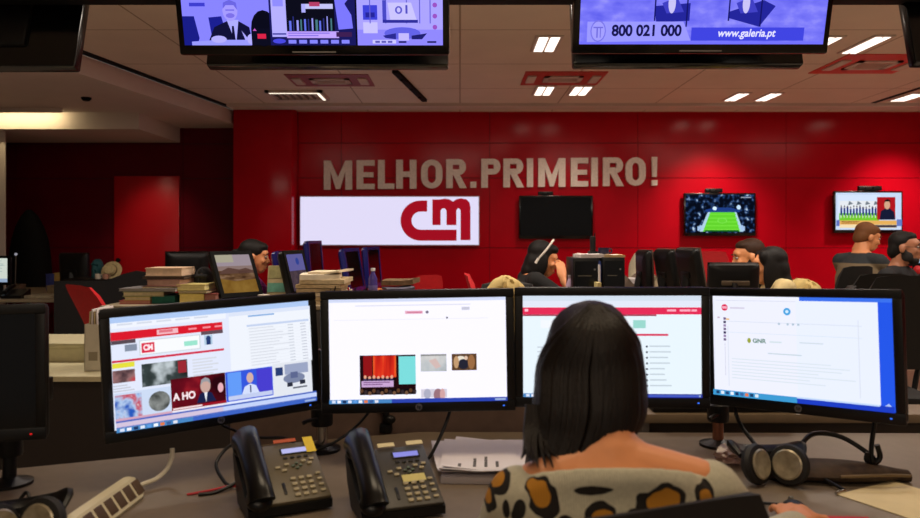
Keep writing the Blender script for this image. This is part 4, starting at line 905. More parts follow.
# brochure and cups in front of the woman in purple
t = thing('brochure', 'green and sand coloured brochure propped up in front of the woman in purple', 'brochure', (xat(277, 4.93), 4.93, SH), rot=(math.radians(-12), 0, 0))
g = G(); g.slab((-.068, 0, 0), (.068, .006, .225), mat('brochure_sand', (170, 150, 110), .6, noise=.2, nscale=18)); g.build('back_page', t)
G().slab((-.066, -.002, .05), (.066, .0005, .11), mat('brochure_teal', (92, 150, 128), .6, noise=.2, nscale=25)).build('green_band', t)
G().slab((-.06, -.002, .14), (.06, .0005, .22), mat('brochure_olive', (140, 132, 84), .6, noise=.3, nscale=30)).build('picture_panel', t)
def cup(label, px, D, z, r_, h, m):
    t = thing('paper_cup', label, 'cup', (xat(px, D), D, z)); G().lathe([(r_*.75, 0), (r_, h), (r_*.92, h), (r_*.7, .006), (0, .006)], (0, 0, 0), m, 16).build('cup', t)
    G().lathe([(r_*1.03, h-.008), (r_*1.06, h-.004), (r_*1.03, h)], (0, 0, 0), m, 16).build('rim', t)
cup('small white cup beside the landscape monitor', 264, 4.6, SH, .035, .06, mat('cup_white', (214, 202, 190), .5))
cup('small white cup beside the purple hills monitor', 305, 4.58, SH, .03, .05, mat('cup_white', (214, 202, 190), .5))
t = thing('tissue_box', 'small pink and white box in front of the brochure', 'box', (xat(280, 4.6), 4.62, SH)); G().slab((-.05, -.05, 0), (.05, .05, .035), mat('box_pink', (200, 120, 140), .6), .004).build('box', t); G().slab((-.03, -.03, .035), (.03, .03, .052), M_paper, .01).build('tissue', t)

# computer towers and what lies on them
def tower(label, px0, px1, py, D, d):
    x0, x1 = xat(px0, D), xat(px1, D); h = zat(py, D)-SH; w = (x1-x0)/2
    t = thing('computer_tower', label, 'computer', ((x0+x1)/2, D+d/2, SH))
    G().slab((-w, -d/2, 0), (w, d/2, h), M_black, .006).build('case', t)
    G().slab((-w+.012, -d/2-.004, .03), (w-.012, -d/2, h-.02), M_gloss).build('front_panel', t)
    G().slab((-w+.03, -d/2-.006, h*.6), (w-.05, -d/2-.003, h*.62), M_grey).build('drive_slot', t)
    G().cyl((w-.03, -d/2-.004, h*.75), (w-.03, -d/2-.008, h*.75), .006, M_chrome).build('power_button', t)
    return zat(py, D)
T1 = tower('black computer tower beside the leaning woman\'s elbow', 573, 599.5, 258, 4.65, .3)
T2 = tower('black computer tower with a slanted side by the white jacket', 602.5, 625, 257.5, 4.65, .3)
t = thing('folder', 'blue folder upright between the two computer towers', 'folder', (xat(601, 4.6), 4.75, SH)); G().slab((-.006, -.12, 0), (.006, .12, .26), mat('folder_blue', (40, 60, 130), .5)).build('cover', t); G().slab((-.009, -.13, .02), (.0, .1, .24), M_paper).build('sheets', t)
t = thing('brochure', 'narrow cream booklet leaning before the first computer tower', 'booklet', (xat(597.5, 4.58), 4.57, SH)); G().slab((-.012, -.06, 0), (.008, .06, .135), mat('booklet_cream', (206, 190, 130), .7)).build('pages', t); G().slab((.008, -.06, 0), (.011, .06, .137), mat('booklet_tan', (170, 150, 96), .7)).build('cover', t)
def papers(label, px, D, z, w, d, h, rz, m):
    t = thing('paper_bundle', label, 'papers', (xat(px, D), D, z), rz); g = G(); rings = []
    for k in range(6):
        x = -w/2+w*k/5; c = h*.5*math.sin(k*1.3)**2; rings.append([(x, -d/2, 0), (x, d/2, 0), (x, d/2, h+c), (x, -d/2, h+c*.6)])
    g.loft(rings, m); g.build('sheets', t); G().slab((-w*.3, -d*.4, h*.4), (w*.35, d*.3, h*1.25), M_paper).build('top_sheet', t)
papers('crumpled white papers on the first computer tower', 590, 4.8, T1, .17, .2, .018, .1, mat('paper_crumple', (210, 196, 190), .9, noise=.15))
papers('tan papers on the second computer tower', 613, 4.8, T2, .13, .2, .012, -.1, mat('paper_tan', (196, 160, 110), .9, noise=.15))
t = thing('cordless_telephone', 'black cordless telephone standing upright on the first computer tower', 'telephone', (xat(594.5, 4.8), 4.86, T1+.0)); t.location.z = T1+.018
G().slab((-.03, -.03, 0), (.03, .03, .02), M_black, .006).build('cradle', t); G().box((0, 0, .066), (.036, .022, .1), M_black, .008).build('handset', t); G().cyl((.012, 0, .11), (.012, 0, .135), .004, M_black).build('aerial', t)
t = thing('mug', 'dark mug on the second computer tower', 'mug', (xat(605, 4.8), 4.85, T2+.026)); t.location.z = T2+.012
G().lathe([(.03, 0), (.034, .005), (.034, .045), (.029, .045), (.028, .01), (0, .01)], (0, 0, 0), mat('mug_dark', (34, 30, 52), .3), 18).build('body', t); G().tube([(.033, 0, .038), (.05, 0, .034), (.05, 0, .016), (.033, 0, .01)], .005, mat('mug_dark', (34, 30, 52), .3)).build('handle', t)
t = thing('mug', 'striped cup between the tower and the edge on monitor', 'mug', (xat(629, 4.66), 4.66, SH)); G().lathe([(.03, 0), (.036, .05), (.03, .05), (.026, .01), (0, .01)], (0, 0, 0), mat('mug_pale', (150, 138, 130), .4), 18).build('body', t); G().tube([(.034, 0, .042), (.052, 0, .036), (.05, 0, .018), (.031, 0, .012)], .005, mat('mug_pale', (150, 138, 130), .4)).build('handle', t)
t = thing('cable_heap', 'tangle of pale wires in front of the edge on monitors', 'cable', (xat(662, 4.62), 4.62, SH)); rr = random.Random(8)
for k in range(5): G().tube([(rr.uniform(-.2, .2), rr.uniform(-.06, .06), .006+.05*(j % 2)*rr.random()) for j in range(6)], .0045, (M_chrome, M_grey, M_black)[k % 3], 6).build('wire', t)
papers('grey pile of papers behind the first edge on monitor', 632, 6.0, .74, .2, .3, .24, .0, mat('paper_greybrown', (120, 104, 92), .9, noise=.25, nscale=25))
papers('pale pile of papers between the edge on monitors', 659, 6.0, .74, .18, .3, .25, .0, mat('paper_cream', (196, 180, 150), .9, noise=.2, nscale=25))
papers('crumpled cream papers at the foot of the leaning monitors', 684, 5.0, .93, .12, .12, .045, .3, mat('paper_cream', (196, 180, 150), .9, noise=.2, nscale=25))

# chairs
def office_chair(label, X, D, rz, top, w, m, bh=.5, recline=.12, group=None):
    t = thing('office_chair', label, 'chair', (X, D, 0), rz, group)
    G().box((0, 0, .46), (.46, .46, .08), m, .03).build('seat', t)
    g = G(); rings = []
    for k in range(9):
        z_ = top-bh+bh*k/8; ww = w/2*(.88+.12*math.sin(PI*k/8)) if k < 8 else w/2*.80; y = -.23-recline*(k/8)**1.4
        if k == 8: z_ = top
        hh = .03 if k < 8 else .018
        rings.append([(-ww, y, z_), (-ww*.6, y-.02, z_+(.012 if k == 8 else 0)), (ww*.6, y-.02, z_+(.012 if k == 8 else 0)), (ww, y, z_), (ww*.95, y+hh, z_), (0, y+hh*.8, z_), (-ww*.95, y+hh, z_)])
    g.loft(rings, m); g.build('backrest', t)
    G().tube([(0, -.2, .44), (0, -.27, .5), (0, -.27, top-bh*.6)], [.03, .03, .025], M_black, 8, True, 4, .5).build('back_support', t)
    G().cyl((0, 0, .12), (0, 0, .43), .03, M_black).build('gas_column', t)
    for k in range(5):
        a = 2*PI*k/5; o = G().tube([(0, 0, .13), (.15*math.cos(a), .15*math.sin(a), .1), (.28*math.cos(a), .28*math.sin(a), .07)], [.03, .025, .02], M_black).build('leg', t)
        G().ell((.28*math.cos(a), .28*math.sin(a), .03), (.03, .03, .03), M_black).build('caster', o)
    for s_ in (-1, 1): G().tube([(s_*.24, .12, .44), (s_*.27, .12, .6), (s_*.27, -.0, .66), (s_*.27, -.15, .66)], .016, M_black).build('armrest', t)
    return t
M_chred = mat('chair_red', (206, 20, 30), .7, noise=.05); M_chblk = mat('chair_black', (16, 15, 16), .8, noise=.1)
office_chair('red office chair turned sideways beside the white file holder', -2.33, 5.5, math.radians(-40), 1.03, .46, M_chred, .46, .2)
office_chair('red office chair whose top shows behind the leaning woman', .40, 5.3, math.radians(-90), 1.1, .36, M_chred)
office_chair('red office chair whose top shows in front of the bearded man', 2.69, 8.0, math.radians(170), 1.19, .4, M_chred)
office_chair('red office chair whose top shows past the newspaper heap', xat(418, 7.3), 7.35, math.radians(20), 1.0, .3, M_chred)
office_chair('red office chair under the white jacket', xat(640, 7.3), 7.3, math.radians(10), 1.16, .42, M_chred)
office_chair('black office chair in front of the young man, beside the beige coat chair', xat(823, 5.7), 5.7, math.radians(15), 1.15, .3, M_chblk)
office_chair('black office chair behind the striped sweater man', xat(852, 5.15), 5.15, math.radians(4), 1.125, .4, M_chblk)
office_chair('black office chair in front of the man with glasses', xat(884, 4.3), 4.35, math.radians(-6), 1.155, .4, M_chblk)
office_chair('black office chair under the beige coat behind the white page monitor', .27, 3.98, PI, 1.1, .36, M_chblk)
office_chair('black office chair of the long haired woman, beige coat on its back', 2.17, 4.97, math.radians(66), 1.05, .42, M_chblk)
c0 = office_chair('black office chair that the dark haired woman sits on', .215, 1.375, math.radians(22), .966, .46, M_chblk, .45, .02)
# garments over chair backs
def draped(label, px0, px1, py0, py1, D, m, seed, thick=.14, name='jacket', base=None):
    x0, x1 = xat(px0, D), xat(px1, D); zt = zat(py0, D); zl = zat(py1, D); w = (x1-x0)/2; h = zt-zl+.28 if base is None else zt-base; r = random.Random(seed)
    t = thing(name, label, 'jacket', ((x0+x1)/2, D, zt-h)); g = G(); rings = []; n = 20
    for k in range(18):
        f = 1-(1-k/17)**1.6; z_ = h*f; sc = 1.0 if f < .5 else max(.04, (1-((f-.5)/.5)**2.6))**.5
        rings.append([(w*sc*math.cos(a)*(1+.06*math.sin(5*a+k*.7)), thick*(.5+.5*sc)*math.sin(a)*(1+.15*math.sin(7*a+k)), z_) for a in [2*PI*j/n for j in range(n)]])
    g.loft(rings, m); g.build('cloth', t)
    G().tube([(-w*.6, -thick*.8, h*.72), (0, -thick*1.0, h*.76), (w*.6, -thick*.8, h*.73)], .014, m, 8).build('collar', t)
    G().tube([(-w*.15, -thick*.95, h*.92), (-w*.22, -thick*1.05, h*.55), (-w*.15, -thick*1.05, .05)], .008, m).build('seam', t)
    return t
M_beige = mat('coat_beige', (206, 180, 116), .9, noise=.15, nscale=14)
draped('beige coat slung over a chair back behind the white page monitor', 483, 528, 276, 290, 4.25, M_beige, 1, .13)
draped('beige coat bundled behind the long haired woman in the cream top', 781, 824, 279, 293, 5.0, M_beige, 2, .13)
draped('white jacket hung over a red chair back', 629, 653, 250.5, 272, 6.9, mat('jacket_white', (222, 212, 186), .9, noise=.1), 3, .1)
draped('dark bag with brown handle behind the short book pile', 195, 213, 267, 286, 4.85, mat('bag_black', (18, 17, 20), .7), 4, .07, 'handbag', SH)['category'] = 'bag'

# the dark corner
t = thing('coat_stand', 'tall black coat draped over a stand in the dark corner', 'coat stand', (xat(29, 8.9), 8.9+.8, 0)); t.location = (xat(29, 9.6), 9.6, 0)
G().lathe([(.22, 0), (.22, .02), (.03, .05), (.02, 1.6), (0, 1.6)], (0, 0, 0), M_black, 14).build('stand', t)
g = G(); n = 18; rings = []
for f, rx in ((0, .27), (.2, .27), (.45, .255), (.65, .225), (.8, .175), (.92, .11), (1, .03)):
    rings.append([(rx*math.cos(2*PI*j/n)*(1+.06*math.sin(10*PI*j/n)), .16*rx/.27*math.sin(2*PI*j/n), .62+1.08*f) for j in range(n)])
g.loft(rings, M_matte); g.build('coat', t)
t = thing('wall_panel_screen', 'black partition screen behind the red chair and the book piles', 'partition', (-2.72, 6.25, 0))
g = G(); g.prism([(-.62, 0), (.14, 0), (.14, 1.07), (.05, 1.085), (-.05, 1.06), (-.2, 1.0), (-.62, 1.0)], (0, 0, 0), (1, 0, 0), (0, 0, 1), .04, mat('partition_black', (16, 15, 17), .85)); g.build('panel', t)
for x in (-.5, .1): G().slab((x-.03, -.15, 0), (x+.03, .18, .03), M_black).build('foot', t)
low_cabinet('low black cabinet under the round cream hat', -3.82, -3.3, 7.3, 7.75, .955, 1, M_black, M_black)
t = thing('straw_hat', 'round cream hat propped on the low black cabinet by the red door', 'hat', (xat(109, 7.4), 7.45, .955), rot=(math.radians(68), 0, 0)); t.location.z = .955+.075
G().lathe([(.0, .06), (.05, .055), (.06, .0), (.1, -.005), (.1, -.01), (.05, -.008), (0, -.004)], (0, 0, 0), mat('straw', (196, 178, 130), .8, noise=.2, nscale=60), 20).build('brim_and_crown', t)
G().lathe([(.058, .006), (.062, .006), (.061, .022), (.057, .022)], (0, 0, 0), mat('hat_band', (110, 96, 60), .8), 20).build('band', t)
draped('small teal bag beside the round cream hat', 92, 103, 259, 278, 7.55, mat('bag_teal', (14, 76, 82), .7), 5, .06, 'handbag', .955)['category'] = 'bag'
for lab, px, m in (('white mug in front of the teal bag', 98.5, mat('mug_white', (206, 196, 180), .4)), ('pinkish mug in front of the round cream hat', 106, mat('mug_pink', (176, 130, 110), .4))):
    t = thing('mug', lab, 'mug', (xat(px, 7.35), 7.34, .955)); G().lathe([(.024, 0), (.028, .05), (.023, .05), (.02, .01), (0, .01)], (0, 0, 0), m, 16).build('body', t); G().tube([(.027, 0, .042), (.042, 0, .036), (.04, 0, .018), (.025, 0, .012)], .004, m).build('handle', t)
# clutter on the dark desk
t = thing('keyboard', 'pale keyboard on the cluttered dark desk', 'keyboard', (xat(52, 8.0), 7.95, .74), math.radians(6)); G().slab((-.22, -.07, 0), (.22, .07, .02), mat('keyboard_pale', (176, 164, 136), .5), .005).build('body', t)
for r_ in range(4): G().slab((-.2, -.055+r_*.03, .02), (.2, -.033+r_*.03, .026), mat('key_cream', (150, 140, 116), .5)).build('key_row', t)
for lab, px, D, h, w, c in (('tan paper box on the cluttered dark desk beside the keyboard', 56, 8.3, .09, .07, (150, 130, 96)), ('blue plastic pack on the cluttered dark desk', 53, 8.8, .19, .05, (50, 60, 130)), ('yellow carton on the cluttered dark desk', 60, 8.8, .2, .04, (170, 140, 70)), ('brown carton near the lit page monitor', 17, 8.0, .12, .06, (96, 76, 56)), ('white paper tray along the cluttered dark desk', 40, 7.75, .025, .14, (180, 168, 140))):
    t = thing('carton', lab, 'box', (xat(px, D), D, .74)); m = mat('carton_%d_%d_%d' % c, c, .7, noise=.2); G().slab((-w, -.06, 0), (w, .06, h), m, .004).build('box', t); G().slab((-w-.002, -.062, h-.012), (w+.002, .062, h+.002), m).build('lid', t)
t = thing('desk_lamp', 'thin desk lamp with tiny bright tip by the lit page monitor', 'lamp', (xat(15, 8.3), 8.3, .74)); G().lathe([(.06, 0), (.06, .01), (.01, .02), (0, .02)], (0, 0, 0), M_black, 14).build('base', t); G().cyl((0, 0, .01), (.01, 0, .42), .006, M_grey).build('stem', t); G().ell((.01, 0, .43), (.015, .015, .015), emit((200, 200, 215), .5)).build('bulb', t)
t = thing('desk_telephone', 'black telephone on the dark desk under the lit page monitor', 'telephone', (xat(12, 7.65), 7.72, .74)); g = G(); g.loft([[(x, -.09, 0), (x, .09, 0), (x, .09, .09), (x, -.09, .03)] for x in (-.1, .1)], M_black); g.build('base', t); G().tube([(-.07, -.08, .06), (-.07, 0, .1), (-.07, .08, .12)], .022, M_black).build('handset', t)

# pale worktop just behind our desk
M_work = mat('worktop_cream', (202, 194, 158), .45, noise=.05)
t = thing('worktop_unit', 'cream worktop with a raised ledge, dark front, beside the picture strip monitor', 'worktop', (0, 0, 0))
G().slab((-2.4, 3.44, .715), (-1.0, 3.84, .74), M_work, .003).build('worktop', t)
G().slab((-2.4, 3.84, .0), (-1.0, 3.86, .81), M_work).build('riser', t)
G().slab((-2.4, 3.83, .81), (-1.0, 4.2, .833), M_work, .003).build('ledge', t)
G().slab((-2.38, 3.47, 0), (-1.02, 3.5, .715), mat('front_brown', (34, 25, 22), .7)).build('front_panel', t)
G().slab((-2.38, 3.86, 0), (-1.02, 4.18, .81), mat('front_brown', (34, 25, 22), .7)).build('carcass', t)
t = thing('file_holder', 'white cardboard file holder with papers on the cream worktop', 'file holder', (xat(94.5, 3.6), 3.68, .74), math.radians(4))
w = .04
G().slab((-w, -.11, 0), (-w+.004, .11, .22), M_white).build('side_panel', t); G().slab((w-.004, -.11, 0), (w, .11, .22), M_white).build('side_panel', t)
G().slab((-w, -.11, 0), (w, -.106, .22), M_white).build('front_panel', t); G().slab((-w, -.11, 0), (w, .11, .004), M_white).build('bottom_panel', t); G().slab((-w, .106, 0), (w, .11, .27), M_white).build('back_panel', t)
for k in range(4): G().box((-.024+k*.014, .0, .15), (.006, .2, .26+.02*(k % 2)), (mat('file_buff', (190, 170, 130), .8), M_paper)[k % 2], 0, (0, math.radians(3-2*k), 0)).build('file', t)
G().slab((-w*.5, -.112, .05), (w*.5, -.109, .09), mat('label_grey', (150, 140, 120), .8)).build('label', t)
# ------------------------------------------------------------------ people
M_skin = mat('skin', (226, 150, 100), .5, noise=.04, nscale=8); M_skin.node_tree.nodes['Principled BSDF'].inputs['Subsurface Weight'].default_value = .0
def hair_mat(name, c):
    if name in MC: return MC[name]
    m = mat(name, c, .6, spec=.25); nt = m.node_tree; b = nt.nodes['Principled BSDF']
    tc = nt.nodes.new('ShaderNodeTexCoord'); mp = nt.nodes.new('ShaderNodeMapping'); mp.inputs['Scale'].default_value = (1, 1, .12)
    n = nt.nodes.new('ShaderNodeTexNoise'); n.inputs['Scale'].default_value = 260
    bp = nt.nodes.new('ShaderNodeBump'); bp.inputs['Strength'].default_value = .5; bp.inputs['Distance'].default_value = .003
    nt.links.new(tc.outputs['Object'], mp.inputs[0]); nt.links.new(mp.outputs[0], n.inputs[0]); nt.links.new(n.outputs['Fac'], bp.inputs['Height']); nt.links.new(bp.outputs[0], b.inputs['Normal'])
    return m
M_dummy = M_black
def fuse(prims, name, m, parent, vox=.008, smooth=3, cut=None):
    """closed shapes fused into one continuous skin"""
    g = G()
    for p in prims:
        k = p[0]
        if k == 'cap':
            _, a, b, ra, rb = p; a, b = Vector(a), Vector(b); g.tube([a, b], [ra, rb], m, 14, False); g.ell(a, (ra,)*3, m, None, 12); g.ell(b, (rb,)*3, m, None, 12)
        elif k == 'ell': g.ell(p[1], p[2], m, p[3] if len(p) > 3 else None, 18)
        elif k == 'loft': g.loft(p[1], m)
    bmesh.ops.recalc_face_normals(g.bm, faces=g.bm.faces[:])
    me = bpy.data.meshes.new('raw'); g.bm.to_mesh(me); g.bm.free()
    o = bpy.data.objects.new('raw', me); COL.objects.link(o)
    md = o.modifiers.new('r', 'REMESH'); md.mode = 'VOXEL'; md.voxel_size = vox
    if smooth: ms = o.modifiers.new('s', 'SMOOTH'); ms.factor = .5; ms.iterations = smooth
    dg = bpy.context.evaluated_depsgraph_get(); me2 = bpy.data.meshes.new_from_object(o.evaluated_get(dg))
    bpy.data.objects.remove(o); bpy.data.meshes.remove(me)
    me2.name = name; me2.materials.clear(); me2.materials.append(m)
    for p in me2.polygons: p.use_smooth = True
    q = bpy.data.objects.new(name, me2); COL.objects.link(q); q.parent = parent
    return q
def head_prims(c, R, s=1.0):
    P = lambda x, y, z: c+R @ Vector((x, y, z))*s
    E = lambda x, y, z, a, b, d: ('ell', P(x, y, z), (a*s, b*s, d*s), R)
    C = lambda a, b, r0, r1: ('cap', P(*a), P(*b), r0*s, r1*s)
    return [E(0, -.014, .03, .073, .094, .086), E(0, .03, -.02, .06, .062, .088), E(0, .046, -.078, .042, .04, .036), E(0, .068, .034, .05, .024, .03),
            C((0, .088, .012), (0, .108, -.026), .0075, .011), E(.011, .1, -.03, .01, .011, .008), E(-.011, .1, -.03, .01, .011, .008),
            E(.077, -.008, -.008, .011, .021, .032), E(-.077, -.008, -.008, .011, .021, .032), E(0, .09, -.058, .024, .012, .007), E(0, .088, -.07, .02, .012, .008),
            E(.035, .068, -.02, .022, .02, .02), E(-.035, .068, -.02, .022, .02, .02), C((0, -.03, -.05), (0, -.045, -.13), .055, .056)]
def head_details(root, c, R, s=1.0, glasses=False, brow=(40, 28, 22)):
    P = lambda x, y, z: c+R @ Vector((x, y, z))*s
    for x in (-.03, .03):
        g = G(); g.ell(P(x, .083, .01), (.0125*s, .0095*s, .0085*s), mat('eye_white', (168, 156, 148), .5), R, 12); g.ell(P(x, .0905, .01), (.0055*s, .003*s, .0055*s), mat('iris_brown', (40, 24, 16), .3), R, 10); g.build('eye', root)
        G().tube([P(x-.018, .088, .03), P(x, .0945, .035), P(x+.018, .088, .03)], .0035*s, mat('brow_%d' % brow[0], brow, .8), 6).build('eyebrow', root)
    G().tube([P(-.02, .097, -.064), P(0, .1015, -.062), P(.02, .097, -.064)], .0035*s, mat('lips', (160, 86, 76), .5), 6).build('lips', root)
    if glasses:
        g = G()
        for x in (-.033, .033): g.tube([P(x+.024*math.cos(a), .1, .008+.018*math.sin(a)) for a in [2*PI*k/12 for k in range(13)]], .002, M_gloss, 6, False)
        g.tube([P(-.009, .102, .01), P(.009, .102, .01)], .002, M_gloss, 6, False)
        for x in (-1, 1): g.tube([P(x*.057, .1, .01), P(x*.08, .0, .01)], .002, M_gloss, 6, False)
        g.build('glasses', root)
def hand_prims(w, f, n, side, curl=.5, spread=.0, s=1.0):
    """w wrist, f towards the fingers, n out of the palm, side +1 puts the thumb along f x n"""
    f = Vector(f).normalized(); n = Vector(n); n = (n-f*n.dot(f)).normalized(); t = f.cross(n)*side; w = Vector(w); out = []
    R = Matrix((t, f, -n)).transposed()
    out.append(('ell', w+f*.05*s, (.041*s, .054*s, .016*s), R)); out.append(('cap', w-f*.01*s, w+f*.03*s, .025*s, .024*s))
    for k, (off, L) in enumerate(((.03, .072), (.01, .08), (-.011, .074), (-.031, .058))):
        p = w+f*(.088-.006*abs(k-1.2))*s+t*off*s; d = (f+t*off*spread*8).normalized(); a = 0; r = .0088*s
        for j, fr in enumerate((.45, .32, .23)):
            a += curl*(.5+.4*j) if curl else 0
            dd = d*math.cos(a)+n*math.sin(a); q = p+dd*L*fr*s; out.append(('cap', p, q, r, r*.9)); p = q; r *= .9
    p = w+f*.03*s+t*.028*s
    for dd, L in ((f*.6+t*.75+n*.25, .042), (f*.9+t*.35+n*.35, .032), (f+n*.3, .024)):
        q = p+dd.normalized()*L*s; out.append(('cap', p, q, .0115*s, .010*s)); p = q
    return out
def ring(cx, cy, z, rx, ry, n=20, back=1.0):
    return [(cx+rx*math.cos(2*PI*k/n), cy+ry*math.sin(2*PI*k/n)*(back if math.sin(2*PI*k/n) < 0 else 1), z) for k in range(n)]
def torso(H, C, Nk, sh, w=1.0, grow=0.0):
    """loft from hips H through chest C to the neck root Nk; sh half shoulder width"""
    H, C, Nk = Vector(H), Vector(C), Vector(Nk); up = lambda t: H.lerp(C, t)
    rows = [(H+Vector((0, 0, -.09)), .13*w, .10), (H, .165*w, .12), (up(.3), .15*w, .11), (up(.55), .145*w, .105), (up(.85), .165*w, .115), (C, .175*w, .12), (C.lerp(Nk, .45), .165*w, .105), (C.lerp(Nk, .75), .125*w, .08), (Nk, .07, .06)]
    return [('loft', [ring(p.x, p.y, p.z, rx+grow, ry+grow) for p, rx, ry in rows])]
def person(label, loc, rz, j, hair, clothes, skin=None, hs=1.0, glasses=False, brow=(40, 28, 22), vox=.008, beard=None, group=None):
    """j: joints in the person's own frame (faces +y)"""
    skin = skin or M_skin; root = thing('person', label, 'person', loc, rz, group); V = {k: Vector(v) if not isinstance(v, (float, int)) else v for k, v in j.items() if k not in ('head_rot', 'hands')}
    R = Euler(j['head_rot']).to_matrix(); hc = V['head']; w = j.get('w', 1.0); body = torso(V['hip'], V['chest'], V['neck'], 0, w)
    body += [('cap', V['neck']+Vector((0, 0, -.02)), hc+R @ Vector((0, -.03, -.06)), .058, .055)]; shirt = torso(V['hip'], V['chest'], V['neck']+Vector((0, 0, -.012)), 0, w, .012); legs = []
    for s_, S_ in ((-1, 'l'), (1, 'r')):
        sh, el, wr = V['sh_'+S_], V['el_'+S_], V['wr_'+S_]
        arm = [('cap', sh, el, .052, .04), ('cap', el, wr, .04, .026), ('cap', V['neck']+Vector((0, 0, -.05)), sh, .05, .05)]
        body += arm; ln = j.get('sleeve', 1.0)
        shirt += [('cap', sh, el, .064, .052), ('cap', V['neck']+Vector((0, 0, -.055)), sh, .06, .062)]
        if ln > .5: shirt += [('cap', el, el.lerp(wr, .93), .052, .036)]
        else: shirt[-2] = ('cap', sh, sh.lerp(el, .7), .064, .06)
        d = (wr-el).normalized(); hp = j['hands'][0 if s_ < 0 else 1]
        body += hand_prims(wr, hp[0], hp[1], hp[2], hp[3])
        hipj, kn, an = V['hip']+Vector((s_*.095, 0, -.03)), V['kn_'+S_], V['an_'+S_]
        body += [('cap', hipj, kn, .085, .055), ('cap', kn, an, .055, .036), ('cap', an+Vector((0, -.03, -.035)), an+Vector((0, .15, -.05)), .035, .028)]
        legs += [('cap', hipj, kn, .097, .068), ('cap', kn, an, .068, .056)]
    body += head_prims(hc, R, hs)
    b = fuse(body, 'body', skin, root, vox); head_details(root, hc, R, hs, glasses, brow)
    fuse(shirt, clothes[0], clothes[1], root, vox); fuse(legs+[('ell', V['hip']+Vector((0, 0, -.03)), (.18, .14, .1))], 'trousers', clothes[2], root, .012)
    for s_, S_ in ((-1, 'l'), (1, 'r')):
        an = V['an_'+S_]; fuse([('cap', an+Vector((0, -.035, -.04)), an+Vector((0, .155, -.055)), .043, .036)], 'shoe', M_black, root, .01)
    P = lambda x, y, z: hc+R @ Vector((x, y, z))*hs
    E = lambda x, y, z, a, b_, d: ('ell', P(x, y, z), (a*hs, b_*hs, d*hs), R)
    kind, hm = hair; h = []
    if kind == 'short': h = [E(0, -.03, .047, .080, .09, .08), E(0, -.055, .0, .076, .062, .075), E(.0, .018, .085, .062, .052, .034), E(0, -.07, -.03, .072, .052, .06)]
    if kind == 'fringe': h = [E(0, -.03, .05, .085, .095, .082), E(0, -.055, .0, .081, .065, .075), E(.0, .03, .078, .066, .054, .036), E(0, -.07, -.02, .072, .05, .06)]
    if kind == 'tied': h = [E(0, -.022, .045, .083, .098, .082), E(0, .04, .075, .06, .048, .036), E(0, -.05, -.01, .08, .07, .07), E(0, -.13, .0, .035, .04, .04)]
    if kind == 'long': h = [E(0, -.03, .045, .09, .1, .087), E(0, -.05, -.03, .096, .082, .12), E(0, -.06, -.13, .1, .08, .13), E(0, -.07, -.22, .1, .07, .12), E(.072, -.005, -.08, .03, .065, .16), E(-.072, -.005, -.08, .03, .065, .16), E(.05, .035, .06, .035, .03, .05), E(-.05, .035, .06, .035, .03, .05)]
    if kind == 'bob': h = [E(0, -.032, .045, .087, .098, .085), E(0, -.05, -.04, .094, .078, .1), E(0, -.06, -.1, .09, .07, .08), E(.074, -.012, -.05, .026, .06, .1), E(-.074, -.012, -.05, .026, .06, .1), E(0, .035, .085, .06, .05, .035)]
    fuse(h, 'hair', hm, root, .008, 10)
    if beard: fuse([E(0, .052, -.085, .045, .04, .034), E(.05, .02, -.06, .022, .04, .04), E(-.05, .02, -.06, .022, .04, .04), E(.062, .0, -.03, .014, .02, .03), E(-.062, .0, -.03, .014, .02, .03)], 'beard', beard, root, .007)
    return root, P
HB = hair_mat('hair_black', (20, 16, 15)); HBR = hair_mat('hair_brown', (58, 36, 24)); HL = hair_mat('hair_light_brown', (120, 76, 44))
M_jean = mat('trousers_dark', (28, 30, 40), .85)
def seated(lean=.1, head=(0, .16, 1.22), hr=(0, 0, 0), **k):
    j = dict(hip=(0, 0, .55), chest=(0, lean*.7, .87), neck=(0, lean, 1.05), head=head, head_rot=hr, sh_l=(-.185, lean, .99), sh_r=(.185, lean, .99), el_l=(-.24, lean+.2, .8), el_r=(.24, lean+.2, .8), wr_l=(-.14, lean+.42, .78), wr_r=(.14, lean+.42, .78), kn_l=(-.12, .43, .52), kn_r=(.12, .43, .52), an_l=(-.12, .42, .09), an_r=(.12, .42, .09), hands=[((.2, 1, 0), (0, 0, -1), -1, .25), ((-.2, 1, 0), (0, 0, -1), 1, .25)])
    j.update(k); return j
# woman in purple behind the landscape monitor: faces along +x
person('seated woman with dark tied hair and purple top, behind the landscape monitor', (xat(254, 5.4)-.15, 5.4, 0), math.radians(-84), seated(.1, (0, .15, 1.225), (math.radians(-8), 0, 0), hip=(0, 0, .6), chest=(0, .06, .93), neck=(0, .09, 1.11), sh_l=(-.175, .09, 1.05), sh_r=(.175, .09, 1.05)), ('tied', HB), ('top', mat('top_purple', (120, 24, 110), .8), M_jean))
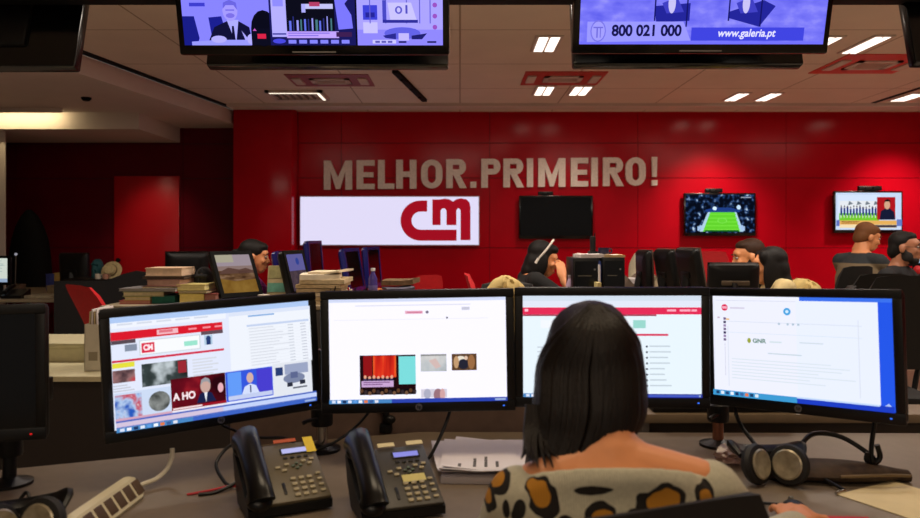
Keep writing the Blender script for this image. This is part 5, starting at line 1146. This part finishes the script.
# woman leaning on her hand: faces +x, right arm (towards the camera) raised to the cheek
w2, P2 = person('seated woman in black T-shirt and white headband, leaning cheek on her hand', (xat(541, 5.3)-.16, 5.3, 0), math.radians(-84),
    seated(.10, (0, .18, 1.21), (math.radians(-18), 0, math.radians(-14)), hip=(0, 0, .62), chest=(0, .06, .95), neck=(0, .10, 1.12), sh_l=(-.18, .09, 1.07), sh_r=(.18, .09, 1.07), el_r=(.25, .42, .84), wr_r=(.135, .29, 1.07), sleeve=.4, wr_l=(-.1, .50, .80), el_l=(-.25, .3, .79),
           hands=[((.4, 1, 0), (0, 0, -1), -1, .3), ((-.35, -.1, 1), (-.8, -.2, .2), -1, .35)]), ('bob', HB), ('t_shirt', mat('shirt_black', (14, 13, 14), .85), M_jean))
G().tube([P2(-.088, -.03, -.0), P2(-.085, -.0, .07), P2(-.05, .02, .135), P2(0, .025, .15), P2(.05, .02, .135), P2(.085, 0, .07), P2(.088, -.03, .0)], .008, mat('headband_white', (226, 216, 206), .5), 8).build('headband', w2)
G().tube([P2(.088, -.03, .0), P2(.09, -.04, -.04)], .012, mat('headband_white', (226, 216, 206), .5), 8).build('headset_cup', w2)
# bearded man: faces -x
person('seated man with brown beard and yellow shirt, looking down at his monitor', (xat(750, 5.6)+.15, 5.6, 0), math.radians(86), seated(.1, (0, .16, 1.215), (math.radians(-10), 0, 0), hip=(0, 0, .58)), ('short', HBR), ('shirt', mat('shirt_yellow', (214, 190, 60), .8), M_jean), beard=mat('beard_brown', (44, 27, 18), .8), brow=(50, 32, 22), hs=1.1)
# long haired woman in cream, faces -x and slightly towards us
person('seated woman with long black hair and cream top, beside the bearded man', (xat(772, 4.95)+.1, 4.95, 0), math.radians(84), seated(.06, (0, .12, 1.175), (math.radians(-6), 0, 0), hip=(0, 0, .6), chest=(0, .05, .92), neck=(0, .07, 1.1), sh_l=(-.17, .06, 1.04), sh_r=(.17, .06, 1.04)), ('long', HB), ('top', mat('top_cream', (200, 180, 130), .85, noise=.12, nscale=14), M_jean))
# young man in a grey and tan sweater, half standing, faces +x
M_swt = mat('sweater_two_tone', (60, 62, 64), .9); nt = M_swt.node_tree; b = nt.nodes['Principled BSDF']; tc = nt.nodes.new('ShaderNodeTexCoord'); sp = nt.nodes.new('ShaderNodeSeparateXYZ'); rm = nt.nodes.new('ShaderNodeValToRGB')
rm.color_ramp.interpolation = 'CONSTANT'; rm.color_ramp.elements[0].color = (*lin((66, 58, 46)), 1); e_ = rm.color_ramp.elements
e_[1].position = .985; e_[1].color = (*lin((120, 104, 80)), 1); q_ = e_.new(1.0); q_.color = (*lin((46, 50, 54)), 1)
mth = nt.nodes.new('ShaderNodeMath'); mth.operation = 'MULTIPLY'; mth.inputs[1].default_value = 1/1.215
nt.links.new(tc.outputs['Object'], sp.inputs[0]); nt.links.new(sp.outputs['Z'], mth.inputs[0]); nt.links.new(mth.outputs[0], rm.inputs[0]); nt.links.new(rm.outputs[0], b.inputs['Base Color'])
e_[0].position = 0; e_[1].position = .8; e_[2].position = .945
person('young man with light brown hair and two tone sweater below the news bulletin', (xat(875, 6.2)-.2, 6.2, 0), math.radians(-58), seated(.16, (.01, .235, 1.36), (math.radians(-16), 0, math.radians(-34)), hip=(0, 0, .74), chest=(0, .11, 1.03), neck=(0, .16, 1.245), sh_l=(-.165, .13, 1.165), sh_r=(.165, .13, 1.165), el_l=(-.24, .36, .96), el_r=(.24, .36, .96), wr_l=(-.14, .56, .92), wr_r=(.14, .56, .92), kn_l=(-.12, .35, .5), kn_r=(.12, .35, .5)), ('fringe', HL), ('sweater', M_swt, M_jean), brow=(90, 60, 36), hs=.95)
# man with glasses, turned towards the right and us
person('man with black hair, beard and glasses in a dark jacket, beside the young man', (xat(896, 5.65)-.06, 5.65, 0), math.radians(-138), seated(.08, (0, .12, 1.285), (math.radians(-2), 0, math.radians(8)), hip=(0, 0, .6), chest=(0, .05, .93), neck=(0, .07, 1.165), sh_l=(-.2, .06, 1.08), sh_r=(.2, .06, 1.08)), ('short', HB), ('jacket', mat('jacket_dark', (20, 20, 24), .8), M_jean), glasses=True, beard=mat('beard_black', (22, 17, 15), .8), skin=mat('skin_tan', (170, 112, 82), .5))
t = thing('bottle', 'red round bottle cap at the picture edge beside the man with glasses', 'bottle', (xat(917.5, 6.6), 6.6, .74)); G().lathe([(.03, 0), (.034, .01), (.034, .26), (.02, .3), (0, .3)], (0, 0, 0), mat('bottle_dark', (40, 16, 18), .3), 14).build('body', t); G().ell((0, 0, .335), (.034, .034, .04), mat('cap_red', (206, 30, 40), .4)).build('cap', t)

# ------------------------------------------------------------------ the woman at the desk, seen from behind
def spotted_sweater():
    m = mat('leopard_knit', (168, 160, 132), .95); nt = m.node_tree; N = nt.nodes; b = N['Principled BSDF']; L_ = nt.links.new
    tc = N.new('ShaderNodeTexCoord'); nz = N.new('ShaderNodeTexNoise'); nz.inputs['Scale'].default_value = 28; nz.inputs['Detail'].default_value = 1
    L_(tc.outputs['Object'], nz.inputs['Vector'])
    def dist(cx, cz, rx, rz, tilt=0.0, cy=None):
        a = N.new('ShaderNodeMapping'); a.vector_type = 'TEXTURE'; a.inputs['Location'].default_value = (cx, 0, cz); a.inputs['Rotation'].default_value = (0, tilt, 0); a.inputs['Scale'].default_value = (rx, 1e6, rz)
        L_(tc.outputs['Object'], a.inputs['Vector']); l = N.new('ShaderNodeVectorMath'); l.operation = 'LENGTH'; L_(a.outputs[0], l.inputs[0]); return l.outputs['Value']
    def mth(op, x, y):
        q = N.new('ShaderNodeMath'); q.operation = op
        for k, v in enumerate((x, y)):
            if isinstance(v, (int, float)): q.inputs[k].default_value = v
            else: L_(v, q.inputs[k])
        return q.outputs[0]
    def mn(lst):
        r = lst[0]
        for x in lst[1:]: r = mth('MINIMUM', r, x)
        return r
    D = 1.225; s_ = D/F
    def loc(px, py): return (px-HX)*s_-WX, EYE-(py+7-HY)*s_
    och = [(541, 493, 13, 12, .3), (499, 486, 7, 9, .3), (603, 507, 12, 7, -.3), (664, 496, 20, 12, .1), (712, 497, 8, 10, -.4), (488, 508, 5, 8, 0), (742, 512, 8, 8, 0), (560, 530, 15, 10, .2), (640, 533, 14, 9, .4), (690, 528, 15, 10, -.3), (735, 540, 9, 12, .2), (520, 540, 12, 10, -.2), (600, 556, 15, 9, 0), (660, 566, 14, 11, .2), (545, 572, 13, 9, .3)]
    blk = [(x+dx, y+dy, rx*1.22+2, rz*1.22+2, t) for (x, y, rx, rz, t), (dx, dy) in zip(och, [(3, 3), (3, 4), (-2, -3), (0, 1), (-1, -2)]+[(2, 2), (-2, 1), (0, -2)]*4)]+[(595, 484, 22, 4, -.06), (521, 511, 6, 12, .4), (508, 512, 4, 10, 0), (632, 506, 8, 6, .2), (566, 516, 9, 8, 0)]
    wob = mth('MULTIPLY', mth('SUBTRACT', nz.outputs['Fac'], .5), 1.1)
    dO = mth('ADD', mn([dist(*loc(x, y), rx*s_, rz*s_, t) for x, y, rx, rz, t in och]), wob)
    dB = mth('ADD', mn([dist(*loc(x, y), rx*s_, rz*s_, t) for x, y, rx, rz, t in blk]), wob)
    kn = N.new('ShaderNodeTexNoise'); kn.inputs['Scale'].default_value = 160; L_(tc.outputs['Object'], kn.inputs['Vector'])
    base = N.new('ShaderNodeMixRGB'); base.inputs[1].default_value = (*lin((182, 178, 156)), 1); base.inputs[2].default_value = (*lin((212, 207, 184)), 1); L_(kn.outputs['Fac'], base.inputs[0])
    m1 = N.new('ShaderNodeMixRGB'); m1.inputs[2].default_value = (*lin((26, 21, 18)), 1); L_(mth('LESS_THAN', dB, 1.0), m1.inputs[0]); L_(base.outputs[0], m1.inputs[1])
    m2 = N.new('ShaderNodeMixRGB'); m2.inputs[2].default_value = (*lin((190, 130, 34)), 1); L_(mth('LESS_THAN', dO, .95), m2.inputs[0]); L_(m1.outputs[0], m2.inputs[1])
    L_(m2.outputs[0], b.inputs['Base Color'])
    wv = N.new('ShaderNodeTexWave'); wv.inputs['Scale'].default_value = 75; wv.inputs['Distortion'].default_value = .6; L_(tc.outputs['Object'], wv.inputs['Vector'])
    bp = N.new('ShaderNodeBump'); bp.inputs['Strength'].default_value = .55; bp.inputs['Distance'].default_value = .003; L_(wv.outputs['Fac'], bp.inputs['Height']); L_(bp.outputs[0], b.inputs['Normal'])
    return m
WX = .262
root = thing('person', 'woman with straight dark hair and leopard spotted sweater, seated at the desk from behind', 'person', (WX, 0, 0))
Rh = Euler((math.radians(-10), 0, math.radians(2))).to_matrix(); hc = Vector((-.016, 1.462, 1.118))
body = [('loft', [ring(0, y, z, rx, ry) for y, z, rx, ry in ((1.24, .42, .15, .11), (1.24, .52, .185, .13), (1.27, .65, .15, .10), (1.30, .78, .155, .10), (1.315, .86, .17, .105), (1.32, .92, .165, .095), (1.325, .96, .125, .066), (1.335, .99, .085, .055), (1.35, 1.02, .058, .05))]),
        ('cap', (0, 1.34, .98), (-.008, 1.42, 1.08), .058, .054), ('cap', (-.13, 1.325, .945), (0, 1.335, .985), .04, .045), ('cap', (.15, 1.322, .95), (0, 1.335, .985), .042, .046)]
sw = [('loft', [[(a_, b_, c_-(.55*max(-.2, b_-y+ry) if z > .96 else 0)) for a_, b_, c_ in ring(0, y, z, rx, ry)] for y, z, rx, ry in ((1.24, .50, .20, .145), (1.27, .65, .18, .125), (1.30, .78, .178, .122), (1.315, .86, .185, .125), (1.322, .92, .192, .118), (1.325, .955, .188, .105), (1.32, .985, .176, .095), (1.318, 1.003, .158, .08))])]
shl, shr = Vector((-.158, 1.325, .918)), Vector((.172, 1.325, .928))
ell_, elr = Vector((-.2, 1.42, .775)), Vector((.3, 1.42, .79))
wrl, wrr = Vector((-.05, 1.62, .785)), Vector((.462, 1.60, .775))
for sh, el, wr in ((shl, ell_, wrl), (shr, elr, wrr)):
    body += [('cap', sh, el, .048, .036), ('cap', el, wr, .036, .025)]
    sw += [('cap', sh, el, .06, .05), ('cap', el, el.lerp(wr, .75), .05, .036), ('cap', Vector((0, 1.325, .92)), sh, .05, .058)]
body += hand_prims(wrr, (.12, 1, -.02), (0, 0, -1), -1, .28, .06)+hand_prims(wrl, (.3, 1, -.05), (0, 0, -1), 1, .3, .06)
legs = []
for s_ in (-1, 1):
    body += [('cap', (s_*.1, 1.27, .53), (s_*.12, 1.72, .53), .085, .055), ('cap', (s_*.12, 1.72, .53), (s_*.12, 1.70, .09), .055, .036), ('cap', (s_*.12, 1.67, .055), (s_*.12, 1.85, .04), .035, .028)]
    legs += [('cap', (s_*.1, 1.27, .53), (s_*.12, 1.72, .53), .098, .068), ('cap', (s_*.12, 1.72, .53), (s_*.12, 1.70, .1), .068, .055)]
body += head_prims(hc, Rh, 1.0)
fuse(body, 'body', M_skin, root, .005, 3); head_details(root, hc, Rh)
fuse(sw, 'sweater', spotted_sweater(), root, .006, 4)
fuse(legs+[('ell', (0, 1.25, .52), (.19, .15, .1))], 'trousers', M_jean, root, .012)
for s_ in (-1, 1): fuse([('cap', (s_*.12, 1.665, .05), (s_*.12, 1.86, .045), .044, .037)], 'shoe', M_black, root, .01)
# hair: a smooth inner mass and hanging locks that follow the outline
HR = hair_mat('hair_dark_brown', (22, 14, 9)); HR.node_tree.nodes['Principled BSDF'].inputs['Roughness'].default_value = .5; HR.node_tree.nodes['Principled BSDF'].inputs['Specular IOR Level'].default_value = .3
LV = [(301.5, 583, 606), (305, 570, 618), (312, 559, 627), (322, 550.5, 634), (335, 546, 639.5), (350, 541.5, 642.5), (370, 537, 645), (390, 535, 645.5), (405, 533, 644), (418, 531.5, 637), (430, 530, 628), (440, 530, 615), (447, 531, 596)]
LV = [(y, a+1.5, b_-5) for y, a, b_ in LV]
HD = 1.45; hs_ = HD/F
def hair_ring(py, xl, xr, k, grow=1.0, n=28):
    z = EYE-(py-HY)*hs_; cx = ((xl+xr)/2-HX)*hs_-WX; rx = (xr-xl)/2*hs_*grow
    f = min(1, max(.18, math.sqrt(max(0, 1-(1-min(1, (py-300)/62))**2)))); ry = .108*f*grow; cy = 1.455 if py < 360 else 1.455-.0007*(py-360)
    if py > 400: ry *= 1-.005*(py-400)
    return cx, cy, z, rx, ry
rings = []
for k, (py, xl, xr) in enumerate(LV):
    cx, cy, z, rx, ry = hair_ring(py, xl, xr, k, .97)
    rings.append([(cx+rx*math.cos(a), min(cy+ry*math.sin(a), cy+.058 if py > 325 else 9), z) for a in [2*PI*j/28 for j in range(28)]])
g = G(); g.loft(rings[::-1], HR)
rr = random.Random(11)
def lvl(py):
    py = max(LV[0][0], min(LV[-1][0], py))
    for (a, l0, r0), (b_, l1, r1) in zip(LV[:-1], LV[1:]):
        if a <= py <= b_: t_ = (py-a)/(b_-a); return py, l0+(l1-l0)*t_, r0+(r1-r0)*t_
def hpt(py, ang, grow=1.0):
    p, l, r_ = lvl(py); cx, cy, z, rx, ry = hair_ring(p, l, r_, 0, grow); z = EYE-(py-HY)*hs_
    return Vector((cx+rx*math.cos(ang), cy+ry*math.sin(ang), z))
NL = 84
for k in range(NL):
    a = PI*1.0+PI*(k+.5)/NL+rr.uniform(-.02, .02)        # left side, round the back, to the right side
    if k % 6 == 0: a += rr.uniform(-.05, .05)
    fx = math.cos(a)                                    # -1 left ... 1 right
    end = 464-14*(fx+1) + rr.uniform(-5, 4) if fx < -.55 else (456-10*(fx+.55)+rr.uniform(-4, 3) if fx < .5 else 444-18*(fx-.5)+rr.uniform(-4, 4))
    top = rr.uniform(303, 309); P_ = []
    for j in range(9):
        f = j/8; py = top+(end-top)*f
        p = hpt(py, PI*1.5+(a-PI*1.5)*min(1, .25+f*2.4), 1.0+rr.uniform(-.006, .012))
        if py > 430:
            p.x += (-.0005*(py-430) if fx < -.3 else -.0009*(py-430)*max(0, fx)); p.y -= .0006*(py-430)
        P_.append(p)
    g.tube(P_, [.0045, .0075, .008, .008, .0075, .0065, .003], HR, 6, True, 3, .7)
for k in range(9):       # the lighter lock falling over the shoulder
    x0 = 526+k*3; P_ = [at(x0+2, 405, 1.40), at(x0, 430, 1.375), at(x0-1+rr.uniform(-2, 2), 448, 1.335), at(x0-2+k*1.1+rr.uniform(-3, 3), 460+rr.uniform(-3, 8), 1.285)]
    g.tube([p-Vector((WX, 0, 0)) for p in P_], [.006, .007, .006, .0015], HR, 6, True, 4, .7)
g.build('hair', root)
G().ell(at(623.5, 426, 1.39)-Vector((WX, 0, 0)), (.006, .006, .009), mat('pearl', (226, 214, 200), .3)).build('earring', root)
